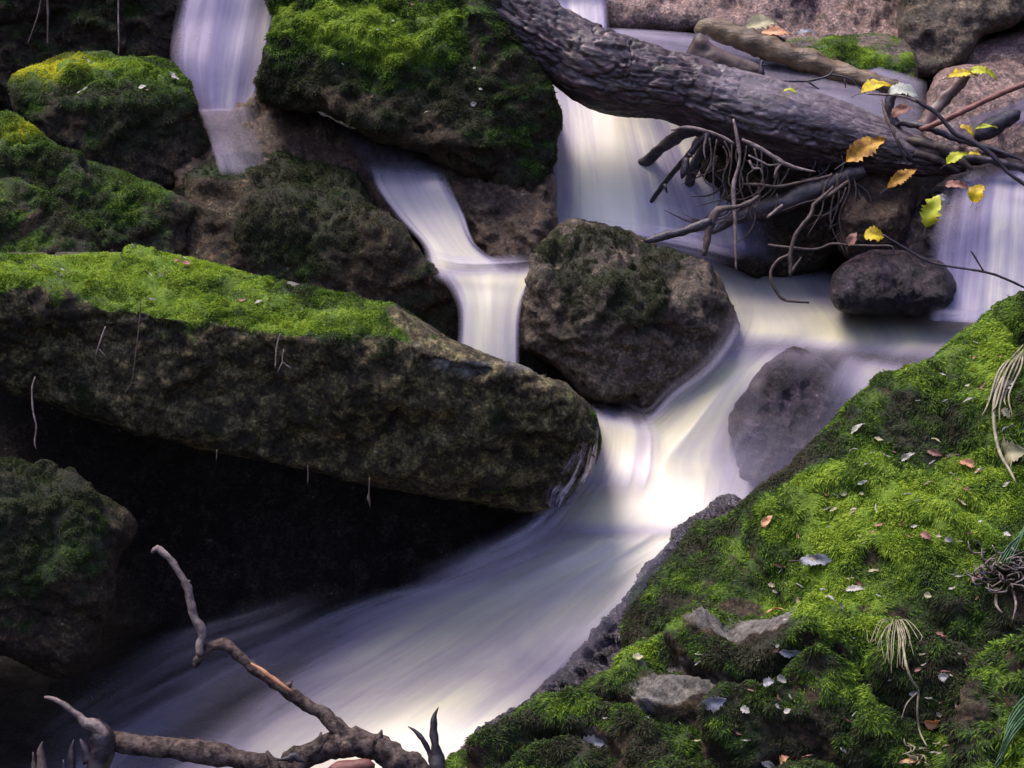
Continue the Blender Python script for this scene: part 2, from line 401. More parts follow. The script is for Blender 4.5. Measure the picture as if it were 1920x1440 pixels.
RIGHT = np.array([1, 0, 0.]); UPV = np.array([0, sp_, cp]); FWD = np.array([0, cp, -sp_])
def leaf(x, y, D, length, ang, mat, label, width=.5, tilt=35, roll=0, curl=.3, fold=.25, jag=.11, group='fallen leaves', on=None, cat='leaf', stalk=True, seed=0, lift=.006, name='fallen_leaf'):
    """a leaf of `length` px along image angle `ang` (degrees, 0 = to the right, 90 = up), tipped back by tilt"""
    if on is not None:
        P0, nn, _ = near(ROCKS[on], x, y); P0 = P0 + nn * lift; D = (P0 - np.array([0, 0, CAMZ])) @ FWD
        a = R(ang); dx = RIGHT * math.cos(a) + UPV * math.sin(a); dx = dx - nn * (dx @ nn) * .9; dx /= np.linalg.norm(dx)
        nz = nn - dx * (dx @ nn); nz /= np.linalg.norm(nz); dy = np.cross(nz, dx)
    else:
        P0 = at(x, y, D); a = R(ang)
        dx = RIGHT * math.cos(a) + UPV * math.sin(a); dy = -RIGHT * math.sin(a) + UPV * math.cos(a); nz = np.cross(dx, dy)
        t = R(tilt); dy, nz = dy * math.cos(t) - nz * math.sin(t), nz * math.cos(t) + dy * math.sin(t)
        t = R(roll); dx, nz = dx * math.cos(t) - nz * math.sin(t), nz * math.cos(t) + dx * math.sin(t)
    L = length * D / FPX; nu, nv = 22, 8; V = []; F = []
    rs = np.random.default_rng(int(x * 7 + y) + seed)
    for i in range(nu + 1):
        s = i / nu; w = width * .5 * (math.sin(math.pi * s ** .75) ** .75 if 0 < s < 1 else 0) * L
        for j in range(nv + 1):
            t = j / nv * 2 - 1
            jj = 1 + (rs.normal() * jag * 1.6 if j in (0, nv) else 0)
            e = (s - .5)
            z = -curl * L * 2 * e * e + fold * abs(t) * w * 1.2 + .03 * L * math.sin(9 * s + t * 2 + x)
            V.append(P0 + dx * (e * L) + dy * (t * w * jj) + nz * z)
    for i in range(nu):
        for j in range(nv):
            q = i * (nv + 1) + j; F.append((q, q + 1, q + nv + 2, q + nv + 1))
    V = np.array(V)
    nr = nz * .0006; nV = len(V); V2 = np.concatenate([V, V - nr])
    F2 = F + [tuple(v + nV for v in reversed(f)) for f in F]
    o = link(name, V2, F2, mat, origin=P0); tag(o, label, cat, group)
    if stalk:
        q0 = V[nv // 2]; pts = [q0 - dx * L * .28 * k - nz * L * .06 * k * k for k in (0, .5, 1)]
        c = [(p, max(.0006, L * .012)) for p in pts]; VV = []; FF = []
        for i, (p, r) in enumerate(c):
            for k in range(5):
                th = k * 2 * math.pi / 5; VV.append(p + (dy * math.cos(th) + nz * math.sin(th)) * r)
        for i in range(2):
            for k in range(5): FF.append((i * 5 + k, i * 5 + (k + 1) % 5, i * 5 + 5 + (k + 1) % 5, i * 5 + 5 + k))
        link('stalk', VV, FF, TWIG, parent=o, origin=q0)
    return o

# ------------------------------------------------------------------ ground: stream bed, with unseen ravine walls added to block low sky light
gx = np.concatenate([np.linspace(-30, -3, 40), np.linspace(-2.9, 2.9, 180), np.linspace(3, 30, 40)])
gy = np.concatenate([np.linspace(-30, -1, 40), np.linspace(-.8, 2.8, 30), np.linspace(2.9, 7.6, 170), np.linspace(7.8, 40, 50)])
X, Y = np.meshgrid(gx, gy)
Z = np.interp(Y, [-30, -6, 2, 3.5, 3.84, 4.1, 4.64, 5.0, 5.3, 5.5, 6.0, 7.0, 9, 14, 40], [6, -.6, -.35, -.12, -.06, .12, .38, .55, .72, .86, 1.0, 1.35, 3.2, 6, 11])
cave = (1 - sstep(-.05, .25, X)) * (1 - sstep(4.55, 4.85, Y)) * sstep(3.4, 3.8, Y)
Z = Z * (1 - cave) + (-.14) * cave
Z = Z + sstep(np.where(X < 0, 1.7, 1.25), 3.6, np.abs(X)) * 2.4 + np.clip(np.abs(X) - 2.2, 0, 30) * .8
Gp = np.stack([X, Y, Z], -1).reshape(-1, 3)
amp = .05 + .25 * sstep(2, 8, np.abs(Gp[:, 0]) + np.clip(Gp[:, 1] - 6, 0, 50))
Gp[:, 2] += amp * fbm(Gp, 1.3, 5) + .02 * fbm(Gp, 9, 3)
nx = len(gx); ii = (np.arange(len(gy) - 1)[:, None] * nx + np.arange(nx - 1)[None]).ravel()
GF = np.stack([ii, ii + 1, ii + nx + 1, ii + nx], 1)
GROUND = rock_mat('stream_bed_rock', (0.014, 0.011, 0.010), (0.032, 0.024, 0.020), (0.060, 0.050, 0.045), .6, .4, wet=1)
g = link('ground', Gp, GF, GROUND, attrs={'moss': np.clip(.25 + fbm(Gp, 1.5, 3), 0, 1) * sstep(6.6, 7.5, np.hypot(Gp[:, 0] * 3, Gp[:, 1])), 'tone': np.full(len(Gp), .3)})
tag(g, 'dark rocky bed and banks of the stream, rising out of view into added ravine walls', 'ground', kind='structure')

# ------------------------------------------------------------------ boulders
UP, FR = (0, -.05, 1), (0, -1, .05)
rock('slab', 'boulder', 'long boulder over the dark hollow, moss along its top, bare at its rounded end', 'boulder',
     [(-620, 560), (-300, 500), (-160, 484), (0, 471), (90, 472), (180, 469), (300, 474), (400, 491), (490, 518), (590, 543), (680, 566), (770, 602), (850, 640), (930, 668), (1010, 698),
      (1080, 733), (1118, 775), (1127, 830), (1105, 880), (1075, 925), (1050, 955), (1010, 968), (900, 950), (780, 930), (650, 900), (520, 868), (400, 845), (270, 812), (150, 775), (0, 738), (-160, 700), (-400, 690), (-620, 660)],
     [(500, 612, 4.12, (.17, -.06, .98)), (500, 620, 4.12, (.05, -.97, -.10)), (700, 800, 4.16, (.10, -.90, -.42)), (1050, 800, 4.22, (.80, -.58, .08))],
     ROCK_TAN, k=.018, edgeR=40, edgeD=.05, thick=.75, low=.026, mid=.007, fine=.005, moss=.30, nzg=.55, nzc=.50, fac=.14, jit=2.5,
     pale=[(150, 495, 120, 9, 1), (350, 512, 24, 8, 1), (305, 530, 20, 6, .9), (930, 690, 150, 26, .55), (560, 532, 130, 6, .6), (780, 640, 70, 10, .3)], blobs=[(150, 500, 400, 40, 1.1), (500, 572, 190, 40, 1.1), (660, 596, 130, 26, .8), (800, 638, 80, 9, .8), (860, 668, 70, 7, .6), (740, 664, 60, 6, .5), (560, 640, 60, 20, -.35), (330, 560, 40, 10, -.4), (300, 520, 200, 26, .5), (950, 690, 150, 40, -.8), (820, 650, 90, 16, -.6), (560, 532, 130, 9, -1.3), (760, 668, 70, 10, -.5), (1050, 760, 60, 50, -.2), (230, 745, 120, 40, .35), (1000, 800, 90, 60, .30), (40, 575, 40, 22, -1.2)],
     tone=.30, toneb=[(300, 510, 500, 40, .55), (600, 610, 160, 45, .5), (500, 760, 700, 130, -.50)], cush=.004, blades=330000, blen=.0055, seed=1, pits=.012)
rock('lowleft', 'boulder', 'dark smooth edged dull green boulder below the long boulder, beside the black hollow', 'boulder',
     [(-500, 900), (-140, 872), (0, 862), (60, 880), (130, 905), (200, 930), (245, 960), (258, 1000), (225, 1050), (215, 1110), (190, 1180), (150, 1255), (115, 1270), (60, 1250), (0, 1228), (-140, 1210), (-480, 1200)],
     [(60, 920, 3.95, (.15, -.35, .92)), (100, 1050, 3.92, (.12, -.98, .12)), (215, 1050, 3.97, (.9, -.42, 0))],
     ROCK_DARK, k=.05, edgeR=60, edgeD=.10, thick=.5, low=.03, mid=.008, moss=.40, nzg=.5, blobs=[(60, 1000, 140, 140, .5), (200, 1150, 60, 120, -.2)], tone=.16, tvar=.3, blades=90000, blen=.0045, seed=2)
rock('centre', 'boulder', 'grey brown rounded boulder standing alone in the middle of the rapids', 'boulder',
     [(1066, 421), (1120, 430), (1200, 447), (1270, 470), (1330, 505), (1362, 545), (1385, 600), (1372, 640), (1330, 690), (1270, 730), (1215, 785), (1160, 760), (1105, 745), (1060, 700), (1000, 665), (962, 640),
      (963, 590), (985, 530), (1005, 480), (1030, 445)],
     [(1150, 470, 4.78, (.1, -.28, .95)), (1170, 560, 4.64, (.05, -.95, .22)), (1340, 600, 4.72, (.78, -.6, .15)), (1000, 560, 4.72, (-.72, -.68, .15)), (1200, 720, 4.64, (.2, -.9, -.3))],
     ROCK_GREY, k=.02, edgeR=32, edgeD=.07, thick=.45, low=.030, mid=.014, fine=.006, moss=.20, nzg=.4, blobs=[(1150, 450, 120, 30, .4), (1190, 560, 110, 130, .25), (1000, 600, 60, 90, -.6), (1340, 520, 50, 60, -.3), (1220, 740, 120, 40, -.4)], tone=-.06, tvar=.3, blades=90000, blen=.0045, seed=3)
rock('midleft', 'boulder', 'large dark boulder with a domed thinly mossed top, behind the long boulder', 'boulder',
     [(322, 365), (350, 325), (400, 295), (470, 285), (560, 278), (620, 292), (670, 330), (700, 385), (760, 440), (800, 490), (845, 520), (868, 560), (870, 640), (840, 700), (600, 640), (440, 600), (370, 560), (345, 480), (350, 410)],
     [(520, 320, 4.98, (.05, -.30, .95)), (560, 420, 4.82, (.0, -.93, .36)), (780, 560, 4.80, (.6, -.78, .1)), (560, 520, 4.79, (0, -1, -.1)), (400, 360, 4.92, (-.45, -.6, .66))],
     ROCK_DARK, k=.02, edgeR=35, edgeD=.08, thick=.5, low=.030, mid=.012, moss=.52, nzg=.5, blobs=[(500, 320, 170, 45, .6), (560, 400, 160, 90, .35), (380, 370, 50, 50, -.7), (700, 460, 90, 60, -.2), (450, 560, 150, 60, -.5)], tone=.0, toneb=[(500, 310, 150, 40, .2)], blades=110000, tvar=.35, blen=.0055, seed=4)
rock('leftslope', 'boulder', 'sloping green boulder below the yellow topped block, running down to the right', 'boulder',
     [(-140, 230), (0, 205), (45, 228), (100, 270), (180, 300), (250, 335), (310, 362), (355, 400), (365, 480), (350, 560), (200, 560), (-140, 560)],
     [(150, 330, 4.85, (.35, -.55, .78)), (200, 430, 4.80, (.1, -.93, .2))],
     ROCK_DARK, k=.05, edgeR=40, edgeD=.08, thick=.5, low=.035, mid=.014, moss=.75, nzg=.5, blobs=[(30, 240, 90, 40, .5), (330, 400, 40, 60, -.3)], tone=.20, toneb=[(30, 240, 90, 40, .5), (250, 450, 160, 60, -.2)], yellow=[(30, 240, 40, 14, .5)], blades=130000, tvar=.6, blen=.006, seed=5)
rock('leftlow', 'boulder', 'low dull green boulder at the back left edge of the long boulder', 'boulder',
     [(-140, 345), (0, 335), (60, 350), (120, 385), (165, 425), (185, 470), (190, 540), (-140, 540)],
     [(50, 380, 4.66, (.3, -.5, .8)), (80, 450, 4.62, (.15, -.95, .2))],
     ROCK_DARK, k=.04, edgeR=40, edgeD=.07, thick=.3, low=.025, mid=.010, moss=.65, nzg=.4, tone=.14, blades=60000, blen=.006, seed=6)
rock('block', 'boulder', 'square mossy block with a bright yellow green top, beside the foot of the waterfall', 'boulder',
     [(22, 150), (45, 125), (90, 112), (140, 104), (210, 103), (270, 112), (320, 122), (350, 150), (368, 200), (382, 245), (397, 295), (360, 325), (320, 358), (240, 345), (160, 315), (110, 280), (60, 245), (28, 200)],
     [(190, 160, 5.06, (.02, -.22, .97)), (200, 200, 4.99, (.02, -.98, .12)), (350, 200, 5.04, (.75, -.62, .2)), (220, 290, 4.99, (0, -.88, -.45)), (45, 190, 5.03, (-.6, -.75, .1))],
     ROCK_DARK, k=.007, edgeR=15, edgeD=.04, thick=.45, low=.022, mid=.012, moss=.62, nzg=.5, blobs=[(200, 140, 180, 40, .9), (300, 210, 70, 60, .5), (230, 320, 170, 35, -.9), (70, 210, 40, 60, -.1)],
     tone=.12, toneb=[(200, 140, 200, 30, .55), (110, 125, 90, 22, .4)], yellow=[(95, 128, 75, 17, 1.15)], cush=.010, tvar=.7, blades=110000, blen=.0065, seed=7, droop=.4)  # sun fleck on the top painted into the moss colour as a yellow patch
rock('backleft', 'boulder', 'shaded mossy rock wall rising behind the block, left of the waterfall', 'boulder',
     [(-140, -90), (345, -90), (350, 0), (335, 60), (318, 110), (330, 170), (340, 260), (200, 300), (-140, 300)],
     [(150, 60, 5.50, (.1, -.93, .3)), (300, 100, 5.48, (.5, -.85, .1))],
     ROCK_DARK, k=.05, edgeR=30, edgeD=.05, thick=.5, low=.05, mid=.030, moss=.42, nzg=.6, blobs=[(250, 200, 100, 60, -.3), (170, 30, 120, 60, .3)], tone=.06, tvar=.4, blades=110000, blen=.007, seed=8, pits=.03)
rock('upper', 'boulder', 'largest boulder, steep mossy face between the two waterfalls under the log end', 'boulder',
     [(512, -90), (930, -90), (945, 20), (985, 70), (1005, 120), (1035, 160), (1052, 215), (1045, 270), (1035, 340), (1030, 400), (960, 400), (900, 350), (840, 320), (780, 280), (700, 255), (620, 215), (540, 205), (490, 180), (495, 120), (512, 50)],
     [(760, 130, 4.90, (-.05, -.76, .65)), (860, 250, 4.83, (.05, -.97, .16)), (1010, 230, 4.92, (.75, -.65, .1)), (880, 300, 4.85, (.1, -.85, -.5)), (530, 120, 4.98, (-.70, -.66, .25))],
     ROCK_DARK, k=.03, edgeR=35, edgeD=.07, thick=.5, low=.035, mid=.016, moss=.72, nzg=.35, nzc=.45, blobs=[(700, 60, 200, 90, .7), (560, 100, 60, 100, .4), (820, 200, 130, 50, .35), (900, 310, 110, 50, -.6), (960, 100, 60, 80, -.3), (660, 190, 120, 30, -.5)],
     tone=.22, toneb=[(740, 100, 110, 50, .45), (680, 20, 160, 60, .35), (560, 80, 50, 80, .2), (820, 240, 200, 60, -.3), (600, 180, 100, 40, -.3)], cush=.007, blades=230000, blen=.007, seed=9, pits=.02)
rock('ledge', 'rock_ledge', 'bare brown ledge at the foot of the left waterfall, above the domed boulder', 'rock ledge',
     [(330, 330), (370, 215), (400, 205), (470, 175), (530, 180), (580, 205), (640, 235), (700, 250), (780, 275), (850, 300), (860, 340), (800, 400), (700, 450), (480, 420), (380, 400)],
     [(500, 220, 5.18, (-.1, -.28, .95)), (600, 300, 5.05, (.05, -.75, .65)), (760, 330, 5.00, (.15, -.70, .70))],
     ROCK_BROWN, k=.03, edgeR=25, edgeD=.05, thick=.3, low=.03, mid=.014, fine=.006, moss=-.35, nzg=.5, tone=.1, seed=10)
rock('wetmid', 'boulder', 'brown wet boulder under the largest boulder, between the two inner cascades', 'boulder',
     [(800, 290), (870, 300), (930, 330), (1000, 330), (1040, 330), (1045, 400), (1040, 470), (1000, 500), (900, 500), (870, 440), (840, 390), (790, 330)],
     [(930, 370, 4.92, (-.1, -.6, .78)), (950, 430, 4.86, (.0, -.97, .1)), (860, 400, 4.90, (-.7, -.65, .2))],
     ROCK_BROWN, k=.03, edgeR=35, edgeD=.06, thick=.3, low=.03, mid=.014, fine=.006, moss=-.05, nzg=.4, tone=.08, blades=2500, blen=.005, seed=11)
rock('under', 'boulder', 'dark brown boulder under the log, behind the tangle of hanging roots', 'boulder',
     [(1310, 260), (1420, 280), (1560, 300), (1620, 320), (1600, 420), (1560, 480), (1500, 520), (1440, 530), (1390, 520), (1340, 480), (1300, 440), (1310, 350)],
     [(1400, 330, 5.10, (.05, -.9, .4)), (1450, 420, 5.06, (-.1, -.97, -.1)), (1360, 400, 5.10, (-.6, -.75, .1))],
     ROCK_DARK, k=.03, edgeR=35, edgeD=.07, thick=.3, low=.04, mid=.02, moss=-.6, nzg=.3, seed=12)
rock('underright', 'boulder', 'upright brown boulder propping the root end of the log', 'boulder',
     [(1590, 300), (1650, 295), (1710, 310), (1722, 360), (1712, 420), (1690, 480), (1620, 490), (1570, 470), (1575, 380)],
     [(1650, 340, 5.04, (.05, -.45, .88)), (1650, 400, 4.98, (.05, -.98, .12))],
     ROCK_BROWN, k=.02, edgeR=30, edgeD=.07, thick=.3, low=.03, mid=.012, moss=-.5, nzg=.3, seed=13)
rock('wetround', 'boulder', 'small dark wet boulder in the pool below the root end of the log', 'boulder',
     [(1556, 545), (1570, 505), (1605, 480), (1660, 470), (1730, 480), (1780, 500), (1790, 560), (1740, 590), (1640, 590), (1570, 582)],
     [(1650, 500, 4.80, (.0, -.5, .86)), (1650, 550, 4.76, (0, -.97, .15))],
     ROCK_WET, k=.03, edgeR=40, edgeD=.09, thick=.25, low=.02, mid=.010, moss=-.7, nzg=.3, seed=14)
rock('rightfall', 'boulder', 'wet brown boulder behind the right hand waterfall', 'boulder',
     [(1690, 430), (1740, 370), (1790, 325), (1850, 310), (2060, 300), (2060, 640), (1780, 620), (1720, 560), (1680, 500)],
     [(1850, 345, 5.02, (-.1, -.4, .9)), (1850, 450, 4.92, (-.05, -.97, .15)), (1720, 470, 4.97, (-.7, -.7, .1))],
     ROCK_WET, k=.03, edgeR=35, edgeD=.07, thick=.4, low=.03, mid=.014, moss=-.5, nzg=.3, seed=15)
rock('drowned', 'boulder', 'grey boulder half drowned in the rapids beside the mossy bank', 'boulder',
     [(1480, 650), (1530, 665), (1565, 705), (1582, 760), (1570, 830), (1550, 960), (1400, 960), (1380, 880), (1370, 800), (1395, 740), (1430, 690)],
     [(1480, 740, 4.52, (-.10, -.60, .78)), (1470, 850, 4.44, (-.1, -.96, .15)), (1560, 760, 4.5, (.6, -.6, .5))],
     ROCK_WET, k=.04, edgeR=50, edgeD=.09, thick=.3, low=.02, mid=.008, fine=.006, moss=-1, nzg=0, seed=16)
rock('backledge', 'rock_ledge', 'pinkish brown rock ledge across the back of the upper pool', 'rock ledge',
     [(1138, -90), (2060, -90), (2060, 110), (1900, 110), (1800, 105), (1740, 130), (1650, 110), (1500, 85), (1380, 60), (1250, 52), (1140, 40)],
     [(1450, 30, 5.72, (0, -.60, .80)), (1700, 80, 5.60, (.0, -.65, .76))],
     ROCK_PINK, k=.03, edgeR=16, edgeD=.04, thick=.5, low=.035, mid=.006, fine=.006, moss=-.45, nzg=.3, seed=17)
rock('backright', 'boulder', 'grey boulder behind the mossy mound at the back of the pool', 'boulder',
     [(1700, -90), (2060, -90), (2060, 30), (1930, 40), (1860, 55), (1835, 80), (1800, 118), (1760, 140), (1715, 140), (1690, 90), (1690, 0)],
     [(1800, 20, 5.42, (0, -.70, .7))],
     ROCK_GREY, k=.03, edgeR=30, edgeD=.06, thick=.3, low=.03, mid=.014, moss=-.15, nzg=.3, tone=0, seed=18)
rock('mound', 'boulder', 'low rock with a bright green moss cap behind the log', 'boulder',
     [(1470, 75), (1560, 68), (1640, 68), (1690, 75), (1715, 105), (1722, 150), (1690, 165), (1600, 150), (1520, 120), (1480, 95)],
     [(1620, 85, 5.34, (0, -.35, .93)), (1640, 120, 5.28, (.05, -.9, .4))],
     ROCK_GREY, k=.02, edgeR=18, edgeD=.04, thick=.2, low=.015, mid=.006, moss=.1, nzg=.3, blobs=[(1640, 100, 80, 32, .9), (1500, 85, 60, 14, -.2)], tone=.45, toneb=[(1640, 85, 70, 20, .25)], blades=26000, blen=.006, seed=19)
rock('rightback', 'boulder', 'smooth lavender grey boulder right of the upturned root stub', 'boulder',
     [(1745, 165), (1760, 132), (1810, 122), (1870, 122), (1905, 135), (1935, 200), (1935, 290), (1850, 300), (1740, 290), (1730, 220)],
     [(1830, 170, 5.26, (0, -.45, .89)), (1830, 250, 5.16, (.0, -.75, .65))],
     ROCK_PINK, k=.02, edgeR=20, edgeD=.05, thick=.3, low=.02, mid=.010, moss=-.8, nzg=0, seed=20)
rock('rightback2', 'boulder', 'pinkish wet rock with a thin run of water beside the upper pool', 'boulder',
     [(1790, 90), (1850, 75), (2060, 60), (2060, 360), (1800, 360), (1780, 200)],
     [(1900, 120, 5.42, (0, -.5, .86)), (1900, 250, 5.30, (0, -.75, .65))],
     ROCK_PINK, k=.02, edgeR=20, edgeD=.05, thick=.3, low=.03, mid=.014, moss=-.8, nzg=0, seed=21)
# wet shelf along the bank, then the bank itself in two boulders
rock('shelf', 'rock_ledge', 'wet glittering shelf of rock between the rapids and the mossy bank', 'rock ledge',
     [(1380, 930), (1290, 975), (1240, 1030), (1180, 1105), (1120, 1180), (1045, 1255), (960, 1330), (880, 1390), (820, 1480), (1100, 1480), (1300, 1300), (1400, 1050)],
     [(1150, 1200, 4.04, (-.30, -.45, .84)), (1050, 1300, 4.04, (-.3, -.6, .74))],
     ROCK_GLIT, step=4, k=.03, edgeR=25, edgeD=.05, thick=.25, low=.02, mid=.016, fine=.016, moss=-.9, nzg=0, seed=22)
rock('bank', 'boulder', 'big bright green mossy boulder forming the bank, sloping up rightwards', 'boulder',
     [(2060, 480), (1985, 520), (1920, 552), (1860, 580), (1800, 625), (1745, 672), (1690, 695), (1640, 715), (1590, 762), (1540, 808), (1500, 850), (1450, 885), (1400, 930), (1350, 965), (1300, 985), (1262, 1040),
      (1215, 1085), (1180, 1140), (1170, 1200), (1220, 1230), (1500, 1260), (1800, 1300), (2060, 1320)],
     [(1700, 1000, 3.82, (-.30, -.42, .86)), (1450, 1000, 3.90, (-.62, -.45, .64)), (1600, 1110, 3.74, (-.1, -.80, .60))],
     ROCK_DARK, k=.03, edgeR=35, edgeD=.06, thick=.45, low=.030, mid=.006, moss=1.15, nzg=.5, nzc=.55, blobs=[(1270, 1090, 110, 90, -.45), (1400, 950, 90, 60, -.15), (1880, 1110, 90, 60, -.8), (1880, 760, 60, 60, -.3), (1430, 1150, 200, 25, -.4)],
     tone=.52, toneb=[(1620, 930, 190, 70, .40), (1850, 650, 130, 60, .30), (1290, 1080, 120, 120, -.62), (1450, 880, 120, 50, -.5), (1700, 760, 180, 50, -.15)], cush=.006, fac=.30, strata=.012, sfreq=7, blades=420000, blen=.0075, seed=23, droop=.3)
rock('bank2', 'boulder', 'lower layered mossy boulder of the bank with dark cracks', 'boulder',
     [(820, 1500), (880, 1415), (940, 1370), (1010, 1325), (1080, 1290), (1150, 1255), (1165, 1215), (1240, 1180), (1330, 1150), (1420, 1160), (1480, 1152), (1540, 1148), (1620, 1165), (1700, 1160), (1790, 1195), (1850, 1240), (1870, 1290), (1960, 1300), (2060, 1300), (2060, 1500), (1500, 1560)],
     [(1400, 1250, 3.66, (-.22, -.50, .84)), (1050, 1370, 3.78, (-.45, -.50, .74)), (1500, 1400, 3.56, (-.05, -.85, .5))],
     ROCK_DARK, k=.03, edgeR=25, edgeD=.05, thick=.4, low=.030, mid=.008, moss=1.0, nzg=.7, nzc=.50, blobs=[(1130, 1260, 70, 50, -.6), (1370, 1190, 100, 25, -1.5), (1290, 1290, 80, 35, -1.6), (1110, 1385, 35, 20, -.9), (900, 1410, 80, 50, -.5)], pale=[(1400, 1178, 95, 20, 1.2), (1290, 1290, 85, 22, 1.1), (1220, 1310, 40, 25, .8), (1110, 1385, 30, 20, .8), (1450, 1420, 60, 16, .4), (1240, 1240, 60, 10, .5)],
     tone=.36, toneb=[(1540, 1310, 160, 30, .35), (1500, 1160, 60, 20, .35), (1250, 1330, 120, 20, .25), (1000, 1400, 160, 70, -.35), (1200, 1430, 200, 40, -.3)], cush=.008, strata=.040, sfreq=9, blades=280000, blen=.0085, seed=24, droop=.35)
rock('bank3', 'boulder', 'bright moss hummock with long grassy strands in the near right corner', 'boulder',
     [(1760, 1500), (1775, 1400), (1790, 1340), (1800, 1290), (1830, 1240), (1880, 1205), (1950, 1195), (2060, 1190), (2060, 1500)],
     [(1880, 1280, 3.50, (-.20, -.45, .87)), (1860, 1400, 3.44, (-.2, -.85, .5))],
     ROCK_DARK, k=.03, edgeR=30, edgeD=.06, thick=.3, low=.03, mid=.014, moss=.65, nzg=.5, tone=.55, cush=.018, blades=50000, blen=.012, seed=25, droop=.5)

# ------------------------------------------------------------------ water
def water_mat(name, cream=(.62, .585, .375), lav=(.40, .36, .44), streak=(6, .8), contrast=.30, gloss=.08):
    m, nt, b = newmat(name)
    uv = nt.nodes.new('ShaderNodeUVMap').outputs[0]
    mp = nt.nodes.new('ShaderNodeMapping'); mp.inputs['Scale'].default_value = (streak[0], streak[1], 1); nt.links.new(uv, mp.inputs[0])
    n1 = noise(nt, mp.outputs[0], 1, 4, .55, .3)
    mp2 = nt.nodes.new('ShaderNodeMapping'); mp2.inputs['Scale'].default_value = (streak[0] * 5, streak[1] * 1.4, 1); nt.links.new(uv, mp2.inputs[0])
    n2 = noise(nt, mp2.outputs[0], 1, 3, .6, .2)
    mp3 = nt.nodes.new('ShaderNodeMapping'); mp3.inputs['Scale'].default_value = (streak[0] * .45, streak[1] * 2.6, 1); nt.links.new(uv, mp3.inputs[0])
    n3 = noise(nt, mp3.outputs[0], 1, 6, .6, 1.4)
    s = math_(nt, 'ADD', math_(nt, 'ADD', math_(nt, 'MULTIPLY', n1, .58), math_(nt, 'MULTIPLY', n2, .16)), math_(nt, 'MULTIPLY', n3, .26))
    de = nt.nodes.new('ShaderNodeAttribute'); de.attribute_name = 'foam'; d = de.outputs['Fac']
    s = math_(nt, 'MULTIPLY', math_(nt, 'SUBTRACT', s, .5), contrast * 3.2)
    # streaks matter most where the water is thin
    thin = math_(nt, 'MULTIPLY', math_(nt, 'MULTIPLY', d, math_(nt, 'SUBTRACT', 1.25, d)), 3.0)
    dn = math_(nt, 'ADD', d, math_(nt, 'MULTIPLY', s, thin), clamp=True)
    c = ramp(nt, dn, [(0, tuple(v * .45 for v in lav)), (.5, lav), (.8, tuple((a * .5 + b2 * .5) for a, b2 in zip(cream, lav))), (1, cream)])  # sunlit cream and shaded lavender painted in along the foam thickness
    df = nt.nodes.new('ShaderNodeBsdfDiffuse'); nt.links.new(c, df.inputs[0])
    tl = nt.nodes.new('ShaderNodeBsdfTranslucent'); nt.links.new(c, tl.inputs[0])
    gl = nt.nodes.new('ShaderNodeBsdfGlossy'); gl.inputs['Roughness'].default_value = .45; gl.inputs[0].default_value = (.85, .8, .88, 1)
    m1 = nt.nodes.new('ShaderNodeMixShader'); m1.inputs[0].default_value = .42
    nt.links.new(df.outputs[0], m1.inputs[1]); nt.links.new(tl.outputs[0], m1.inputs[2])
    m0 = nt.nodes.new('ShaderNodeMixShader'); m0.inputs[0].default_value = gloss
    nt.links.new(m1.outputs[0], m0.inputs[1]); nt.links.new(gl.outputs[0], m0.inputs[2])
    tr = nt.nodes.new('ShaderNodeBsdfTransparent')
    al = math_(nt, 'POWER', dn, .85)
    m2 = nt.nodes.new('ShaderNodeMixShader'); nt.links.new(al, m2.inputs[0])
    nt.links.new(tr.outputs[0], m2.inputs[1]); nt.links.new(m0.outputs[0], m2.inputs[2])
    nt.links.new(m2.outputs[0], nt.nodes['Material Output'].inputs[0])
    return m
WATER = water_mat('silky_water')
FALL = water_mat('falling_water', streak=(8, .6), contrast=.50, cream=(.84, .79, .58), lav=(.33, .29, .50))
SHEET = water_mat('thin_water', streak=(7, 1.5), contrast=.5, cream=(.42, .37, .42), lav=(.22, .19, .25), gloss=.12)

